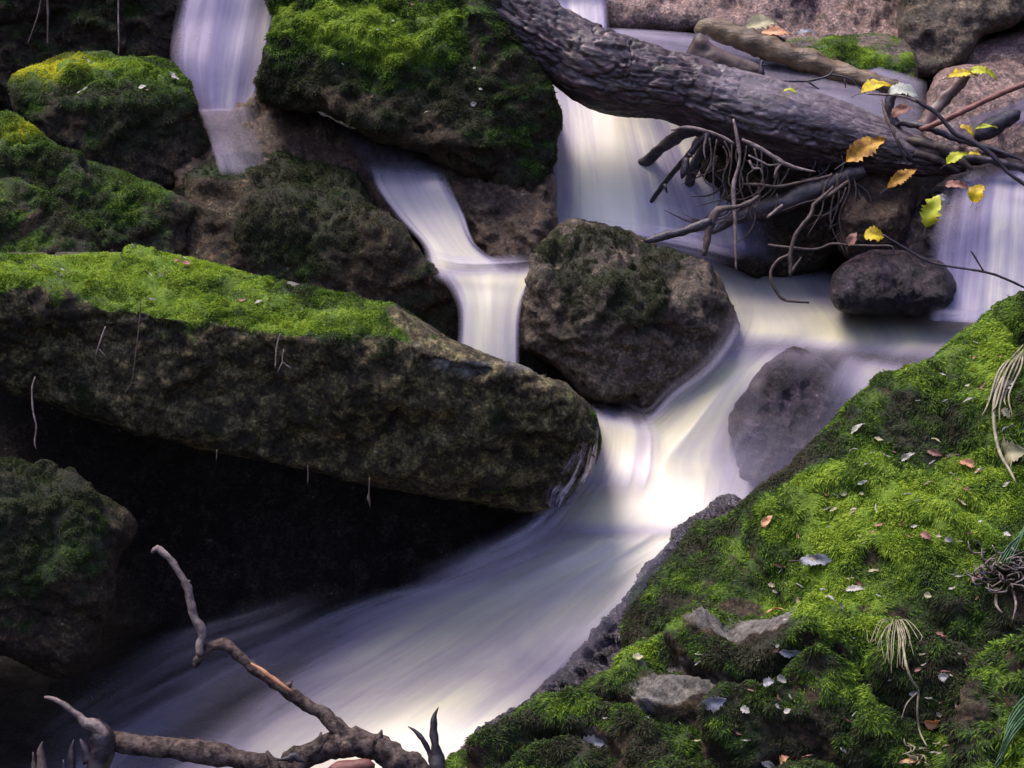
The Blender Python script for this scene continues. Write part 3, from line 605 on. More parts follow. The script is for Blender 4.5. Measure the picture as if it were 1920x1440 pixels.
def ribbon(stations, step=8, na=26, edge=.16, bulge=0., soft=(1, 1, 1, 1), seed=0, ridge=.0010):
    """stations: rows of across points (x, y, D, foam); flow runs from the first row to the last. soft = fade left, right, start, end"""
    K = max(len(s) for s in stations); rows = []
    for s in stations:
        a = cr(np.array(s, float), 1e9) if len(s) == 2 else np.array(s, float)
        seg = np.r_[0, np.cumsum(np.hypot(*np.diff(a[:, :2], axis=0).T))]; t = np.linspace(0, seg[-1], na)
        rows.append(np.stack([np.interp(t, seg, a[:, j]) for j in range(4)], 1))
    G = np.stack(rows)                                  # (stations, na, 4)
    mid = G[:, na // 2]; L = [0]; out = []
    M = max(6, int(np.hypot(*np.diff(mid[:, :2], axis=0).T).sum() / step))
    segn = np.hypot(*np.diff(mid[:, :2], axis=0).T); cum = np.r_[0, np.cumsum(segn)]
    tt = np.linspace(0, cum[-1], M)
    for t in tt:
        i = min(np.searchsorted(cum, t, side='right') - 1, len(cum) - 2); f = (t - cum[i]) / (cum[i + 1] - cum[i] + 1e-9)
        p1, p2 = G[i], G[i + 1]; p0 = G[i - 1] if i > 0 else 2 * p1 - p2; p3 = G[i + 2] if i + 2 < len(G) else 2 * p2 - p1
        out.append(.5 * (2 * p1 + (p2 - p0) * f + (2 * p0 - 5 * p1 + 4 * p2 - p3) * f * f + (3 * p1 - p0 - 3 * p2 + p3) * f ** 3))
    Q = np.stack(out); P = at(Q[..., 0], Q[..., 1], Q[..., 2])
    u = np.broadcast_to(np.linspace(0, 1, na), (M, na)); v = np.broadcast_to((tt / cum[-1])[:, None], (M, na))
    ln = cum[-1] * PXM
    nz = fbm(np.stack([u * 5, v * ln * 3, np.full(u.shape, seed * 2.3)], -1).reshape(-1, 3), 1, 3).reshape(M, na)
    nz2 = fbm(np.stack([u * 14, v * ln * 4, np.full(u.shape, seed * 2.3 + 9)], -1).reshape(-1, 3), 1, 2).reshape(M, na)
    P = P - (FWD * .5 - UPV * .5) * (ridge * (nz * 1.3 + nz2 * .6) + bulge * (1 - (2 * u - 1) ** 2))[..., None]
    e = edge * (1 + .7 * nz + .7 * nz2)
    fo = Q[..., 3].copy()
    if soft[0]: fo = fo * sstep(0, 1, u / np.maximum(e * soft[0], .02))
    if soft[1]: fo = fo * sstep(0, 1, (1 - u) / np.maximum(e * soft[1], .02))
    if soft[2]: fo = fo * sstep(0, .10 * soft[2], v)
    if soft[3]: fo = fo * sstep(0, .10 * soft[3], 1 - v)
    ii = (np.arange(M - 1)[:, None] * na + np.arange(na - 1)[None]).ravel()
    F = np.stack([ii, ii + na, ii + na + 1, ii + 1], 1)
    wid = np.hypot(Q[:, -1, 0] - Q[:, 0, 0], Q[:, -1, 1] - Q[:, 0, 1]).mean() * PXM
    return P.reshape(-1, 3), F, np.clip(fo, 0, 1).ravel(), np.stack([(u * wid * 2.2).ravel() + seed * .37, (v * ln * 2.2).ravel()], 1)
def water(name, label, ribs, mat, cat='water'):
    V, F, A, U = [], [], [], []; o = 0
    for v, f, a, u in ribs:
        V.append(v); F.append(f + o); A.append(a); U.append(u); o += len(v)
    ob = link(name, np.concatenate(V), np.concatenate(F), mat, attrs={'foam': np.concatenate(A), 'uv': np.concatenate(U)})
    return tag(ob, label, cat, kind='structure')
def zz(x, y, z, f): return (x, y, zD(y, z), f)

water('waterfall', 'lavender veil of water falling behind the yellow topped block', [
    ribbon([[(280, -190, 6.2, .4), (520, -190, 6.2, .5)], [(320, -115, 5.5, .45), (520, -115, 5.5, .6)], [(330, -95, 5.42, .5), (525, -95, 5.42, .7)], [(340, -40, 5.36, .55), (400, -40, 5.33, .6), (480, -40, 5.33, .7), (530, -40, 5.36, .95)], [(325, 40, 5.32, .45), (400, 40, 5.29, .55), (465, 40, 5.3, .62), (512, 40, 5.32, .95)],
            [(318, 120, 5.27, .4), (390, 120, 5.24, .52), (450, 120, 5.25, .6), (495, 120, 5.27, .9)], [(345, 208, 5.23, .45), (400, 208, 5.21, .5), (440, 208, 5.22, .6), (470, 204, 5.23, .85)]], soft=(1.6, .45, 0, 0), seed=1, edge=.12)], FALL, 'waterfall')
water('waterfall', 'bright broad waterfall pouring out from under the log', [
    ribbon([[(1010, 110, 5.32, .8), (1150, 150, 5.32, .9), (1330, 200, 5.34, .9)], [(1030, 200, 5.24, .85), (1150, 210, 5.22, 1), (1340, 240, 5.26, .95)],
            [(1025, 300, 5.16, .7), (1100, 305, 5.13, .95), (1160, 310, 5.12, 1), (1230, 320, 5.12, .78), (1400, 340, 5.14, .50)], [(1020, 390, 5.12, .7), (1090, 392, 5.08, .95), (1150, 395, 5.06, 1), (1260, 402, 5.07, .8), (1450, 420, 5.09, .45)],
            [(1000, 450, 5.08, .9), (1200, 460, 5.02, 1), (1480, 500, 5.03, .7)]], soft=(.5, 2.6, 0, 1), seed=2, edge=.10, na=40)], FALL, 'waterfall')
water('waterfall', 'thin streaky waterfall at the right edge over wet brown rock', [
    ribbon([[(1770, 325, 5.02, .10), (1840, 318, 5.00, .45), (2000, 310, 5.0, .5)], [(1750, 400, 4.93, .30), (1850, 395, 4.90, .70), (2000, 390, 4.9, .6)],
            [(1735, 500, 4.88, .35), (1840, 500, 4.86, .75), (2000, 500, 4.86, .65)], [(1720, 600, 4.84, .6), (1830, 605, 4.80, .8), (2000, 610, 4.8, .8)]], soft=(1.2, 0, .6, 0), seed=3, edge=.16, na=36)], FALL, 'waterfall')
water('waterfall', 'white fall at the top behind the log against the back ledge', [
    ribbon([[(960, -150, 6.8, .5), (1160, -150, 6.8, .5)], [(990, -110, 6.0, .6), (1140, -110, 6.0, .6)], [(1000, -50, 5.66, .7), (1138, -50, 5.66, .8)], [(1000, 10, 5.62, .7), (1140, 10, 5.62, .7)], [(1000, 62, 5.56, .8), (1145, 62, 5.56, .6)]], soft=(0, .5, 0, 0), seed=4)], FALL, 'waterfall')
water('water', 'clear sheet of water sliding over the brown ledge and down past the domed boulder', [
    ribbon([[(372, 206, 5.18, .40), (475, 200, 5.2, .25)], [(385, 240, 5.08, .25), (490, 240, 5.1, .12)], [(400, 290, 4.97, .40), (510, 295, 5.0, .15)], [(410, 330, 4.92, .3), (530, 330, 4.95, .2)]], soft=(.3, 1, 0, 1), seed=5),
    ribbon([[(560, 205, 5.15, .15), (680, 235, 5.14, .15)], [(610, 232, 5.10, .25), (735, 262, 5.08, .25)], [(650, 275, 5.02, .30), (800, 290, 5.0, .30)], [(685, 330, 4.95, .40), (835, 330, 4.92, .50)]], soft=(1, 1, 1.5, 0), seed=6)], SHEET)
water('stream', 'milky cascades and pools running down to the foreground', [
    # inner cascade
    ribbon([[(685, 300, 4.97, .25), (835, 310, 4.94, .35)], [(700, 350, 4.93, .55), (845, 345, 4.90, .7)], [(740, 405, 4.90, .75), (870, 400, 4.88, .85)], [(790, 460, 4.86, .9), (895, 460, 4.85, .9)], [(800, 505, 4.82, .95), (960, 505, 4.82, .9)], [(830, 540, 4.76, .9), (980, 540, 4.78, .9)]], soft=(1.2, 1.2, 1, 2), seed=7),
    ribbon([[(790, 485, 4.84, .8), (1030, 485, 4.88, .8)], [(810, 510, 4.78, .9), (1020, 505, 4.82, 1)], [(845, 550, 4.74, .85), (990, 545, 4.76, 1)], [(858, 600, 4.71, .8), (975, 600, 4.72, .9)], [(850, 700, 4.66, .7), (975, 700, 4.68, .8)]], soft=(.8, .5, 2, 0), seed=8),
    # pool right of the centre boulder
    ribbon([[zz(1230, 450, .66, .9), zz(1400, 470, .60, .8), zz(1600, 500, .56, .5), zz(1760, 560, .55, .4)],
            [zz(1300, 500, .60, .95), zz(1420, 520, .57, .75), zz(1600, 545, .55, .6), zz(1780, 585, .54, .6)],
            [zz(1340, 560, .57, .95), zz(1450, 580, .56, .9), zz(1600, 598, .55, .85), zz(1850, 610, .54, .8)],
            [zz(1350, 610, .54, .95), zz(1480, 620, .54, 1), zz(1650, 640, .54, .9), zz(1880, 650, .53, .75)],
            [zz(1320, 680, .49, .9), zz(1450, 665, .51, 1), zz(1620, 680, .51, .75), zz(1800, 720, .50, .7)]], soft=(.3, 0, 2.5, 2.5), seed=9, na=48, edge=.1),
    # main cascade
    ribbon([[zz(1330, 620, .56, .9), zz(1450, 620, .55, 1), zz(1560, 625, .55, .9)],
            [zz(1280, 700, .49, .8), zz(1370, 705, .50, 1), zz(1450, 700, .50, .85)],
            [zz(1220, 770, .44, .8), zz(1310, 785, .45, 1), zz(1400, 780, .44, .65)],
            [zz(1130, 830, .40, .8), zz(1250, 860, .40, 1), zz(1390, 850, .40, .6)],
            [zz(1060, 900, .35, .9), zz(1230, 920, .36, 1), zz(1420, 930, .37, .75)],
            [zz(970, 1020, .275, .9), zz(1150, 1020, .285, 1), zz(1330, 1010, .31, .9)]], soft=(.8, .8, 2.2, 1.2), seed=10, na=44, edge=.14),
    ribbon([[zz(1050, 745, .45, .5), zz(1230, 770, .46, .6)], [zz(1080, 790, .42, .9), zz(1250, 820, .43, .95)], [zz(1070, 850, .39, .9), zz(1250, 870, .40, .97)], [zz(1040, 950, .33, .9), zz(1240, 950, .34, .9)]], soft=(.6, 2.5, 2.5, 4), seed=11),
    # over the drowned boulder
    ribbon([[zz(1430, 640, .58, .8), zz(1560, 650, .60, .7), zz(1740, 670, .56, .8)], [(1400, 700, 4.44, .35), (1450, 690, 4.42, .04), (1560, 690, 4.42, .10), (1610, 700, 4.42, .7), (1700, 720, 4.42, .8)], [(1360, 780, 4.40, .35), (1420, 780, 4.37, .10), (1500, 780, 4.37, .05), (1545, 780, 4.37, .12), (1590, 780, 4.37, .6), (1650, 790, 4.38, .8)],
            [(1320, 870, 4.38, .6), (1440, 870, 4.34, .22), (1560, 870, 4.33, .3)], [(1310, 960, 4.36, .8), (1420, 960, 4.32, .4), (1500, 960, 4.3, .5)]], soft=(1, 0, 1.2, .6), seed=12, na=40),
    # lower run to the foreground
    ribbon([[zz(1030, 900, .33, .6), zz(1200, 900, .352, 1), zz(1400, 930, .37, .9)],
            [zz(940, 1010, .27, .35), zz(1130, 1010, .29, .95), zz(1340, 990, .32, .95)],
            [zz(800, 1080, .21, .20), zz(1020, 1080, .23, .88), zz(1240, 1070, .26, .95)],
            [zz(620, 1130, .15, .30), zz(880, 1150, .17, .85), zz(1170, 1160, .20, .8)],
            [zz(440, 1200, .11, .40), zz(590, 1215, .12, .30), zz(700, 1225, .125, .82), zz(900, 1230, .14, .72), zz(1110, 1240, .15, .45)],
            [zz(240, 1300, .07, .45), zz(340, 1305, .072, .42), zz(450, 1310, .075, .14), zz(580, 1320, .08, .72), zz(820, 1330, .10, .95), zz(1000, 1340, .11, .8)],
            [zz(60, 1400, .03, .35), zz(200, 1405, .03, .4), zz(340, 1410, .035, .25), zz(480, 1418, .04, .8), zz(750, 1425, .05, .98), zz(920, 1430, .06, .8)],
            [zz(-60, 1500, .0, .3), zz(420, 1520, .0, .75), zz(860, 1520, .02, .5)]], soft=(1.1, .45, .5, 0), seed=13, na=70, edge=.14, ridge=.002)], WATER)
def mist(pts, w, D, f, seed):          # soft spray hanging over the edge of a run: rows across the direction of flow
    Q = np.array(pts, float); T_ = np.gradient(Q, axis=0); T_ /= np.linalg.norm(T_, axis=1)[:, None]; out = []
    for k, ((x, y), (tx, ty)) in enumerate(zip(Q, T_)):
        d = D[k] if hasattr(D, '__len__') else D; ww = w[k] if hasattr(w, '__len__') else w
        out.append([(x + ty * ww, y - tx * ww, d, f), (x, y, d - .015, f), (x - ty * ww, y + tx * ww, d, f)])
    return ribbon(out, soft=(3.2, 3.2, 3, 3), edge=.16, seed=seed, ridge=0)
water('spray', 'soft white spray hanging along the edges of the cascades', [
    mist([(1010, 425), (1130, 440), (1260, 455), (1400, 490)], 34, [5.0, 4.98, 4.96, 4.9], .5, 21),
    mist([(1395, 540), (1390, 610), (1340, 690), (1270, 750), (1215, 795), (1150, 770)], 36, 4.56, .38, 22),
    mist([(1140, 750), (1135, 850), (1085, 930), (1010, 1010), (900, 1060), (760, 1110)], [26, 34, 44, 50, 50, 40], [4.5, 4.46, 4.42, 4.40, 4.38, 4.36], .38, 23),
    mist([(640, 1130), (500, 1180), (330, 1240), (180, 1330), (60, 1420)], [50, 60, 66, 60, 50], 4.24, .22, 24),
    mist([(1340, 965), (1270, 1010), (1200, 1090), (1120, 1180), (1030, 1270), (930, 1350)], 34, [4.16, 4.08, 4.0, 3.98, 3.98, 3.96], .20, 25),
    mist([(1740, 600), (1800, 600), (1860, 600), (1930, 590)], 30, 4.76, .4, 26),
    mist([(800, 480), (860, 495), (940, 495), (1015, 490)], 20, 4.76, .5, 28)], WATER)
water('water', 'blue violet trickle shining on the rounded tip of the long boulder', [
    ribbon([[(x + dx * w, y + dy * w, near(ROCKS['slab'], x + dx * w, y + dy * w)[2] - .012, f) for w in (-1, -.4, .3, 1)] for x, y, dx, dy, f in
        ((1112, 790, 14, 0, .15), (1102, 830, 20, 4, .30), (1088, 870, 26, 10, .36), (1068, 905, 28, 14, .42), (1048, 930, 24, 14, .38), (1042, 955, 14, 8, .35))], soft=(2, .5, 1, 0), seed=31, ridge=.003)],
    water_mat('violet_trickle', streak=(45, 5), contrast=2.6, cream=(.5, .5, .72), lav=(.07, .07, .20), gloss=.35))
water('water', 'still sheen of the upper pool behind the log', [
    ribbon([[(1130, 50, 5.52, .6), (1130, 110, 5.16, .6)], [(1290, 60, 5.45, .6), (1290, 140, 5.14, .5)], [(1450, 80, 5.40, .45), (1450, 190, 5.12, .55)], [(1600, 110, 5.32, .5), (1600, 225, 5.10, .5)], [(1740, 150, 5.24, .35), (1740, 275, 5.08, .3)]], soft=(.6, 0, .5, .5), seed=15, ridge=.002),
    ribbon([[(1990, 150, 5.22, .7), (1990, 215, 5.2, .7)], [(1900, 190, 5.18, .7), (1900, 240, 5.16, .7)], [(1820, 215, 5.1, .45), (1830, 265, 5.08, .5)], [(1740, 245, 5.03, .15), (1750, 285, 5.0, .15)]], soft=(1, 1, 0, 1.5), seed=16)], SHEET)

# ------------------------------------------------------------------ the fallen log
def log_mat():
    m, nt, b = newmat('weathered_log')
    at_ = nt.nodes.new('ShaderNodeAttribute'); at_.attribute_name = 'bare'
    uv = nt.nodes.new('ShaderNodeUVMap').outputs[0]
    mp = nt.nodes.new('ShaderNodeMapping'); mp.inputs['Scale'].default_value = (30, 60, 1); nt.links.new(uv, mp.inputs[0])
    g1 = noise(nt, mp.outputs[0], 1, 6, .65, .6)
    pos = nt.nodes.new('ShaderNodeNewGeometry').outputs['Position']; g2 = noise(nt, pos, 35, 5, .65)
    bark = ramp(nt, g1, [(.34, (.009, .005, .005)), (.52, (.036, .020, .019)), (.68, (.12, .075, .068))])
    wood = ramp(nt, g1, [(.30, (.035, .025, .027)), (.52, (.09, .067, .072)), (.70, (.22, .17, .18))])
    f = ramp(nt, math_(nt, 'ADD', at_.outputs['Fac'], math_(nt, 'MULTIPLY', math_(nt, 'SUBTRACT', g2, .5), .8)), [(.4, (0, 0, 0)), (.6, (1, 1, 1))])
    c = mixc(nt, f, bark, wood)
    gr = ramp(nt, noise(nt, pos, 12, 4), [(.58, (0, 0, 0)), (.72, (.6, .6, .6))]); c = mixc(nt, gr, c, (.07, .07, .03))
    nt.links.new(c, b.inputs['Base Color'])
    nt.links.new(ramp(nt, g2, [(.3, (.3, .3, .3)), (.7, (.7, .7, .7))]), b.inputs['Roughness']); b.inputs['Specular IOR Level'].default_value = .6
    bp = N(nt, 'ShaderNodeBump', Strength=.9, Distance=.006); nt.links.new(g1, bp.inputs['Height'])
    nt.links.new(bp.outputs[0], b.inputs['Normal']); return m
LOGM = log_mat()
ax = cr([(860, -90, 4.99, 66), (960, 25, 4.99, 62), (1050, 87, 4.99, 62), (1110, 122, 4.99, 72), (1170, 143, 5.0, 69), (1240, 157, 5.0, 60), (1290, 172, 5.01, 60), (1350, 196, 5.02, 68), (1450, 223, 5.03, 72),
         (1550, 247, 5.04, 66), (1650, 273, 5.04, 50), (1720, 292, 5.03, 38), (1775, 305, 5.02, 24), (1812, 312, 5.02, 8)], 3.2)
C_ = at(ax[:, 0], ax[:, 1], ax[:, 2]); r = ax[:, 3] * ax[:, 2] / FPX; n = 150
T = np.gradient(C_, axis=0); T /= np.linalg.norm(T, axis=1)[:, None]
A = np.cross(T, [0, 0, 1.]); A /= np.linalg.norm(A, axis=1)[:, None]; B = np.cross(A, T)
th = np.linspace(0, 2 * math.pi, n, endpoint=False); m = len(ax)
L = np.r_[0, np.cumsum(np.linalg.norm(np.diff(C_, axis=0), axis=1))]
dirs = A[:, None] * np.cos(th)[None, :, None] + B[:, None] * np.sin(th)[None, :, None]      # th = pi/2 points up
q = np.stack(np.broadcast_arrays(L[:, None] * 5, np.cos(th)[None] * 2.2, np.sin(th)[None] * 2.2), -1).reshape(-1, 3)
q2 = q * [2.8, 3.8, 3.8]; px_ = ax[:, 0][:, None] + np.zeros(n); th_ = th[None] + np.zeros((m, 1))
pl = fbm(q2, 1, 3, off=3).reshape(m, n); plates = np.floor(pl * 3.5) / 3.5 + .5 * (pl * 3.5 - np.floor(pl * 3.5)) + .5 * fbm(q * [1.6, 2.2, 2.2], 1, 4, off=31).reshape(m, n)
lowf = fbm(q * .6, 1, 3).reshape(m, n); fin = ridged(q2 * 1.7, 1, 3).reshape(m, n)
lr = np.random.default_rng(8); ns = 520; qc = np.stack(np.broadcast_arrays(L[:, None] * 16, np.cos(th)[None] * 3.4, np.sin(th)[None] * 3.4), -1).reshape(-1, 3)
qc = qc + .35 * np.stack([fbm(qc, .8, 3, off=c) for c in (0, 20, 40)], 1); sq = qc[lr.integers(0, len(qc), ns)]; ho = lr.random(ns); f1 = np.zeros(len(qc)); hc = np.zeros(len(qc))
for a in range(0, len(qc), 4000):
    dq = np.linalg.norm(qc[a:a + 4000, None] - sq[None], axis=2); o2 = np.partition(dq, 1, axis=1); f1[a:a + 4000] = o2[:, 1] - o2[:, 0]; hc[a:a + 4000] = ho[dq.argmin(1)]
crack = 1 - sstep(0, .16, f1.reshape(m, n)); hc = hc.reshape(m, n)
upn = np.sin(th_); bare = np.clip(sstep(1230, 1420, px_) * 1.0 + .15, 0, 1) * sstep(.0, .55, upn + .35 * lowf - .2 * sstep(1700, 1500, px_) * 0) * 1.0
bare = np.clip(bare + .45 * sstep(.6, 1, upn) * sstep(1300, 1000, px_) * .6, 0, 1)
rad = r[:, None] * (1 + .10 * lowf) + (.010 * hc - .007 * crack) * (1 - .8 * bare) * sstep(-.75, 0, upn) + .003 * plates * (1 - .75 * bare) * sstep(-.75, 0, upn) + .0022 * fin * (1 - .5 * bare)
notch = np.exp(-((px_ - 1140) / 34) ** 2 - ((th_ - 2.25) / .35) ** 2) + .7 * np.exp(-((px_ - 1545) / 60) ** 2 - ((th_ - 2.9) / .3) ** 2)
rad = rad - .030 * notch
V = (C_[:, None] + dirs * rad[..., None]).reshape(-1, 3)
ii = np.arange(m - 1)[:, None] * n; jj = np.arange(n)[None]; j2 = (jj + 1) % n
F = np.stack([ii + jj, ii + j2, ii + n + j2, ii + n + jj], -1).reshape(-1, 4)
log = link('fallen_log', V, F, LOGM, origin=C_[m // 2] - [0, 0, .09], attrs={'bare': bare.ravel(), 'uv': np.stack([(L[:, None] + 0 * th_).ravel(), (th_ * .09).ravel()], 1)})
tag(log, 'thick fallen log lying across the top of the broad waterfall', 'log')
def lpart(name, stems, mat, label=None, n=9):
    V, F = merge([tube(s_, n, 6, .16, k) for k, s_ in enumerate(stems)]); o = link(name, V, F, mat, parent=log, origin=V[0])
    if label: o['label'] = label
    return o
lpart('root', [[(1686, 229, 5.0, 7), (1741, 240, 4.98, 7), (1795, 262, 4.97, 6), (1841, 273, 4.96, 6), (1890, 290, 4.95, 5), (1916, 300, 4.95, 2)]], TWIG_DARK)
lpart('root', [[(1760, 288, 4.99, 12), (1802, 296, 4.97, 10), (1841, 298, 4.96, 8), (1880, 306, 4.95, 8), (1935, 320, 4.95, 8)]], TWIG_DARK)
lpart('root', [[(1653, 187, 5.0, 2.5), (1662, 220, 4.97, 3.5), (1679, 257, 4.95, 3), (1703, 312, 4.96, 2)], [(1679, 257, 4.95, 3), (1700, 285, 4.95, 2), (1712, 300, 4.96, 1)]], TWIG)
lpart('root', [[(1700, 262, 4.99, 6), (1760, 275, 4.96, 9), (1800, 300, 4.96, 9), (1822, 318, 4.96, 3)], [(1715, 285, 4.98, 8), (1760, 300, 4.97, 8), (1800, 322, 4.97, 4)]], TWIG)
lpart('stub', [[(1806, 140, 5.02, 15), (1800, 150, 5.02, 13), (1784, 172, 5.02, 13), (1752, 207, 5.02, 13), (1732, 240, 5.02, 15)]], simple_mat('smooth_brown_wood', (.05, .03, .024), (.13, .08, .065), 14, .45), 'broken upright stub', 16)
lpart('stub', [[(1676, 172, 5.02, 9), (1668, 190, 5.02, 9), (1669, 212, 5.02, 9), (1678, 240, 5.02, 12)]], TWIG_DARK, None, 12)
# curled wet slab of bark behind the log
branch('bark_slab', 'long ochre brown curled slab of bark soaking behind the log', 'bark', [[(1306, 62, 5.30, 8), (1325, 50, 5.30, 16), (1370, 66, 5.29, 20), (1430, 84, 5.28, 22), (1510, 112, 5.27, 22), (1590, 143, 5.25, 19), (1660, 160, 5.22, 16), (1705, 172, 5.2, 8)]],
       simple_mat('ochre_wet_bark', (.05, .032, .014), (.16, .105, .05), 8, .3, .006, (1, 5, 5)), n=18, rough=.14)
rock('splinter', 'wood_splinter', 'dark brown triangular splinter of wood standing up behind the log', 'splinter', [(1286, 108), (1298, 78), (1312, 62), (1332, 80), (1360, 98), (1400, 112), (1432, 128), (1420, 140), (1370, 130), (1320, 118)],
     [(1340, 100, 5.12, (-.1, -.9, .42))], simple_mat('brown_splinter_wood', (.035, .022, .016), (.09, .06, .045), 12, .6), step=3, edgeR=8, edgeD=.01, thick=.02, low=.004, mid=.003, fine=.001, jit=1, moss=-2, nzg=0, cush=0)

# ------------------------------------------------------------------ twigs and roots caught under the log
TW = 4.93
rt = random.Random(4)
def tw(label, stems, mat, name='twig', cat='twig', group='twigs caught around the log', **k):
    return branch(name, label, cat, stems, mat, group, **k)
def seg(D, *pts): return [(p[0], p[1], D, p[2]) for p in pts]
tw('pale root hanging straight down from the log in front of the dark rock', [seg(4.90, (1375, 223, 2), (1383, 263, 4), (1387, 300, 3), (1375, 350, 4), (1378, 400, 3.6), (1379, 450, 3), (1380, 505, 2))], TWIG_PALE, 'hanging_root', 'root')
tw('thin arched root under the log, from the bright waterfall to the hanging root', [seg(4.91, (1258, 244, 1.5), (1287, 239, 3.4), (1325, 246, 3.6), (1356, 258, 3.4), (1376, 270, 3)), seg(4.91, (1325, 246, 2), (1324, 258, 2.4), (1320, 280, 2), (1323, 300, 1))], TWIG_PALE, 'hanging_root', 'root')
tw('thick wet stick, uppermost of those slanting down across the bright waterfall', [[(1330, 235, 4.99, 13), (1281, 250, 5.02, 12), (1239, 279, 5.10, 11), (1195, 318, 5.15, 9), (1175, 335, 5.18, 5)]], TWIG_DARK, n=12)
tw('knobbly stick with short spurs slanting down across the bright waterfall', [[(1330, 250, 4.96, 9), (1309, 268, 4.97, 7), (1287, 296, 4.98, 6), (1262, 324, 5.02, 5), (1231, 364, 5.07, 5), (1212, 391, 5.09, 3)], seg(4.95, (1287, 296, 6), (1284, 318, 8), (1278, 335, 2)), seg(4.95, (1246, 345, 4), (1251, 362, 1)), seg(4.95, (1290, 290, 4), (1299, 294, 1)), seg(4.95, (1281, 312, 6), (1291, 330, 1.5))], TWIG_DARK)
tw('short thick wet stick, steepest of those crossing the bright waterfall', [[(1335, 250, 4.99, 12), (1319, 277, 5.03, 11), (1300, 318, 5.10, 10), (1283, 372, 5.13, 8), (1278, 392, 5.15, 4)]], TWIG_DARK, n=12)
tw('pinkish forked twig lying close under the log right of the hanging root', [seg(4.90, (1391, 261, 3), (1412, 272, 4.5), (1434, 283, 4), (1462, 303, 4), (1480, 310, 4), (1497, 316, 3), (1530, 322, 1.5)), seg(4.9, (1440, 288, 3), (1460, 297, 2.6), (1470, 305, 3)), seg(4.9, (1466, 306, 3), (1456, 318, 2.6), (1451, 333, 1.5)), seg(4.9, (1403, 291, 2), (1431, 305, 2.5), (1444, 310, 2), (1470, 306, 2)), seg(4.9, (1405, 300, 2), (1412, 316, 3), (1425, 316, 2), (1430, 330, 1))], TWIG_PALE)
tw('brown twig running level through the shade under the log', [seg(4.95, (1390, 345, 2), (1430, 347, 3.5), (1457, 350, 3.2), (1500, 342, 3), (1535, 335, 3.5), (1560, 328, 2)), seg(4.95, (1422, 347, 2), (1424, 365, 2), (1424, 390, 1))], TWIG)
tw('dark wet branch resting on the grey brown boulder at its right shoulder', [seg(4.72, (1208, 452, 3), (1225, 449, 7), (1250, 441, 8), (1280, 434, 8), (1310, 424, 10), (1335, 415, 8))], TWIG_DARK, n=12)
tw('brown branch bent like a hook, dipping into the pool behind the grey brown boulder', [seg(4.78, (1320, 480, 5), (1325, 455, 7), (1330, 430, 8), (1340, 400, 8), (1356, 391, 6), (1380, 388, 5), (1405, 380, 5), (1423, 368, 3))], TWIG, n=12)
tw('thickest dark branch in the shade, rising to the right under the log', [seg(5.0, (1335, 438, 3), (1370, 415, 10), (1413, 398, 15), (1470, 380, 17), (1530, 357, 17), (1580, 335, 16), (1620, 320, 12))], TWIG_DARK, n=14)
tw('short pale broken stick in the shade under the log', [seg(4.88, (1438, 409, 2), (1452, 397, 3.5), (1468, 384, 3))], TWIG_PALE)
tw('long brown twig hanging from the log into the pool with a dark hooked end', [seg(4.85, (1563, 350, 3), (1540, 372, 3.5), (1526, 384, 4), (1520, 403, 3.6), (1492, 440, 4), (1482, 476, 4), (1482, 500, 4), (1482, 520, 2)), seg(4.85, (1481, 477, 3), (1460, 487, 2.8), (1446, 507, 2.8), (1447, 530, 3), (1467, 560, 3.2), (1490, 565, 2.6), (1517, 567, 2)), seg(4.85, (1482, 512, 3), (1493, 496, 3), (1503, 482, 1.5))], TWIG)
tw('thin level twig crossing above the small wet boulder', [seg(4.86, (1440, 459, 2), (1480, 464, 2.6), (1530, 467, 2), (1560, 457, 2.2), (1595, 460, 2.2), (1640, 461, 2.2), (1672, 462, 2.4), (1676, 475, 1))], TWIG)
tw('long thin twig sagging across the right waterfall', [seg(4.70, (1655, 440, 2), (1700, 467, 2.2), (1750, 493, 2.2), (1847, 510, 2.4), (1890, 525, 2.2), (1935, 546, 2)), seg(4.70, (1820, 470, 1.4), (1828, 482, 1.8), (1845, 510, 1.8))], TWIG_DARK)
tw('dark curved twig from the pale leaf across the root end of the log', [seg(4.90, (1718, 185, 3), (1727, 194, 4), (1758, 214, 4), (1791, 251, 4.4), (1828, 268, 4.4), (1861, 292, 4.4), (1889, 323, 4), (1930, 352, 4))], TWIG_DARK)
tw('pale thin twig passing under the pale leaf on the log', [seg(4.92, (1625, 176, 1.5), (1660, 178, 2.2), (1692, 181, 2.2), (1728, 195, 2))], TWIG_PALE)
tw('straight reddish branch slanting up to the right edge from the log', [seg(4.96, (1725, 243, 5), (1762, 229, 6), (1817, 203, 5.5), (1872, 177, 5.5), (1935, 152, 6.5))], TWIG_RED, 'branch', 'branch')
tw('short black log end lying beside the milky run at the right edge', [seg(4.98, (1912, 208, 3), (1904, 214, 12), (1872, 231, 17), (1845, 248, 17), (1830, 262, 6))], TWIG_DARK, 'branch', 'branch', n=14)
tw('fine dark twig lying in the still pool behind the log', [seg(5.2, (1447, 150, 1.5), (1480, 152, 2), (1513, 152, 2.4), (1540, 146, 2.2), (1557, 140, 2.2), (1563, 127, 1)), seg(5.2, (1513, 152, 2), (1537, 168, 1)), seg(5.2, (1557, 140, 2), (1590, 146, 1.8), (1605, 158, 1.4), (1622, 174, 1)), seg(5.2, (1583, 146, 1.4), (1586, 165, 1))], TWIG_DARK)
tw('tiny dark stub of wood poking up from the top edge of the log', [seg(5.05, (1430, 112, 1.5), (1427, 124, 4), (1428, 138, 5), (1430, 150, 3)), seg(5.05, (1428, 122, 3), (1438, 122, 1))], TWIG_DARK)
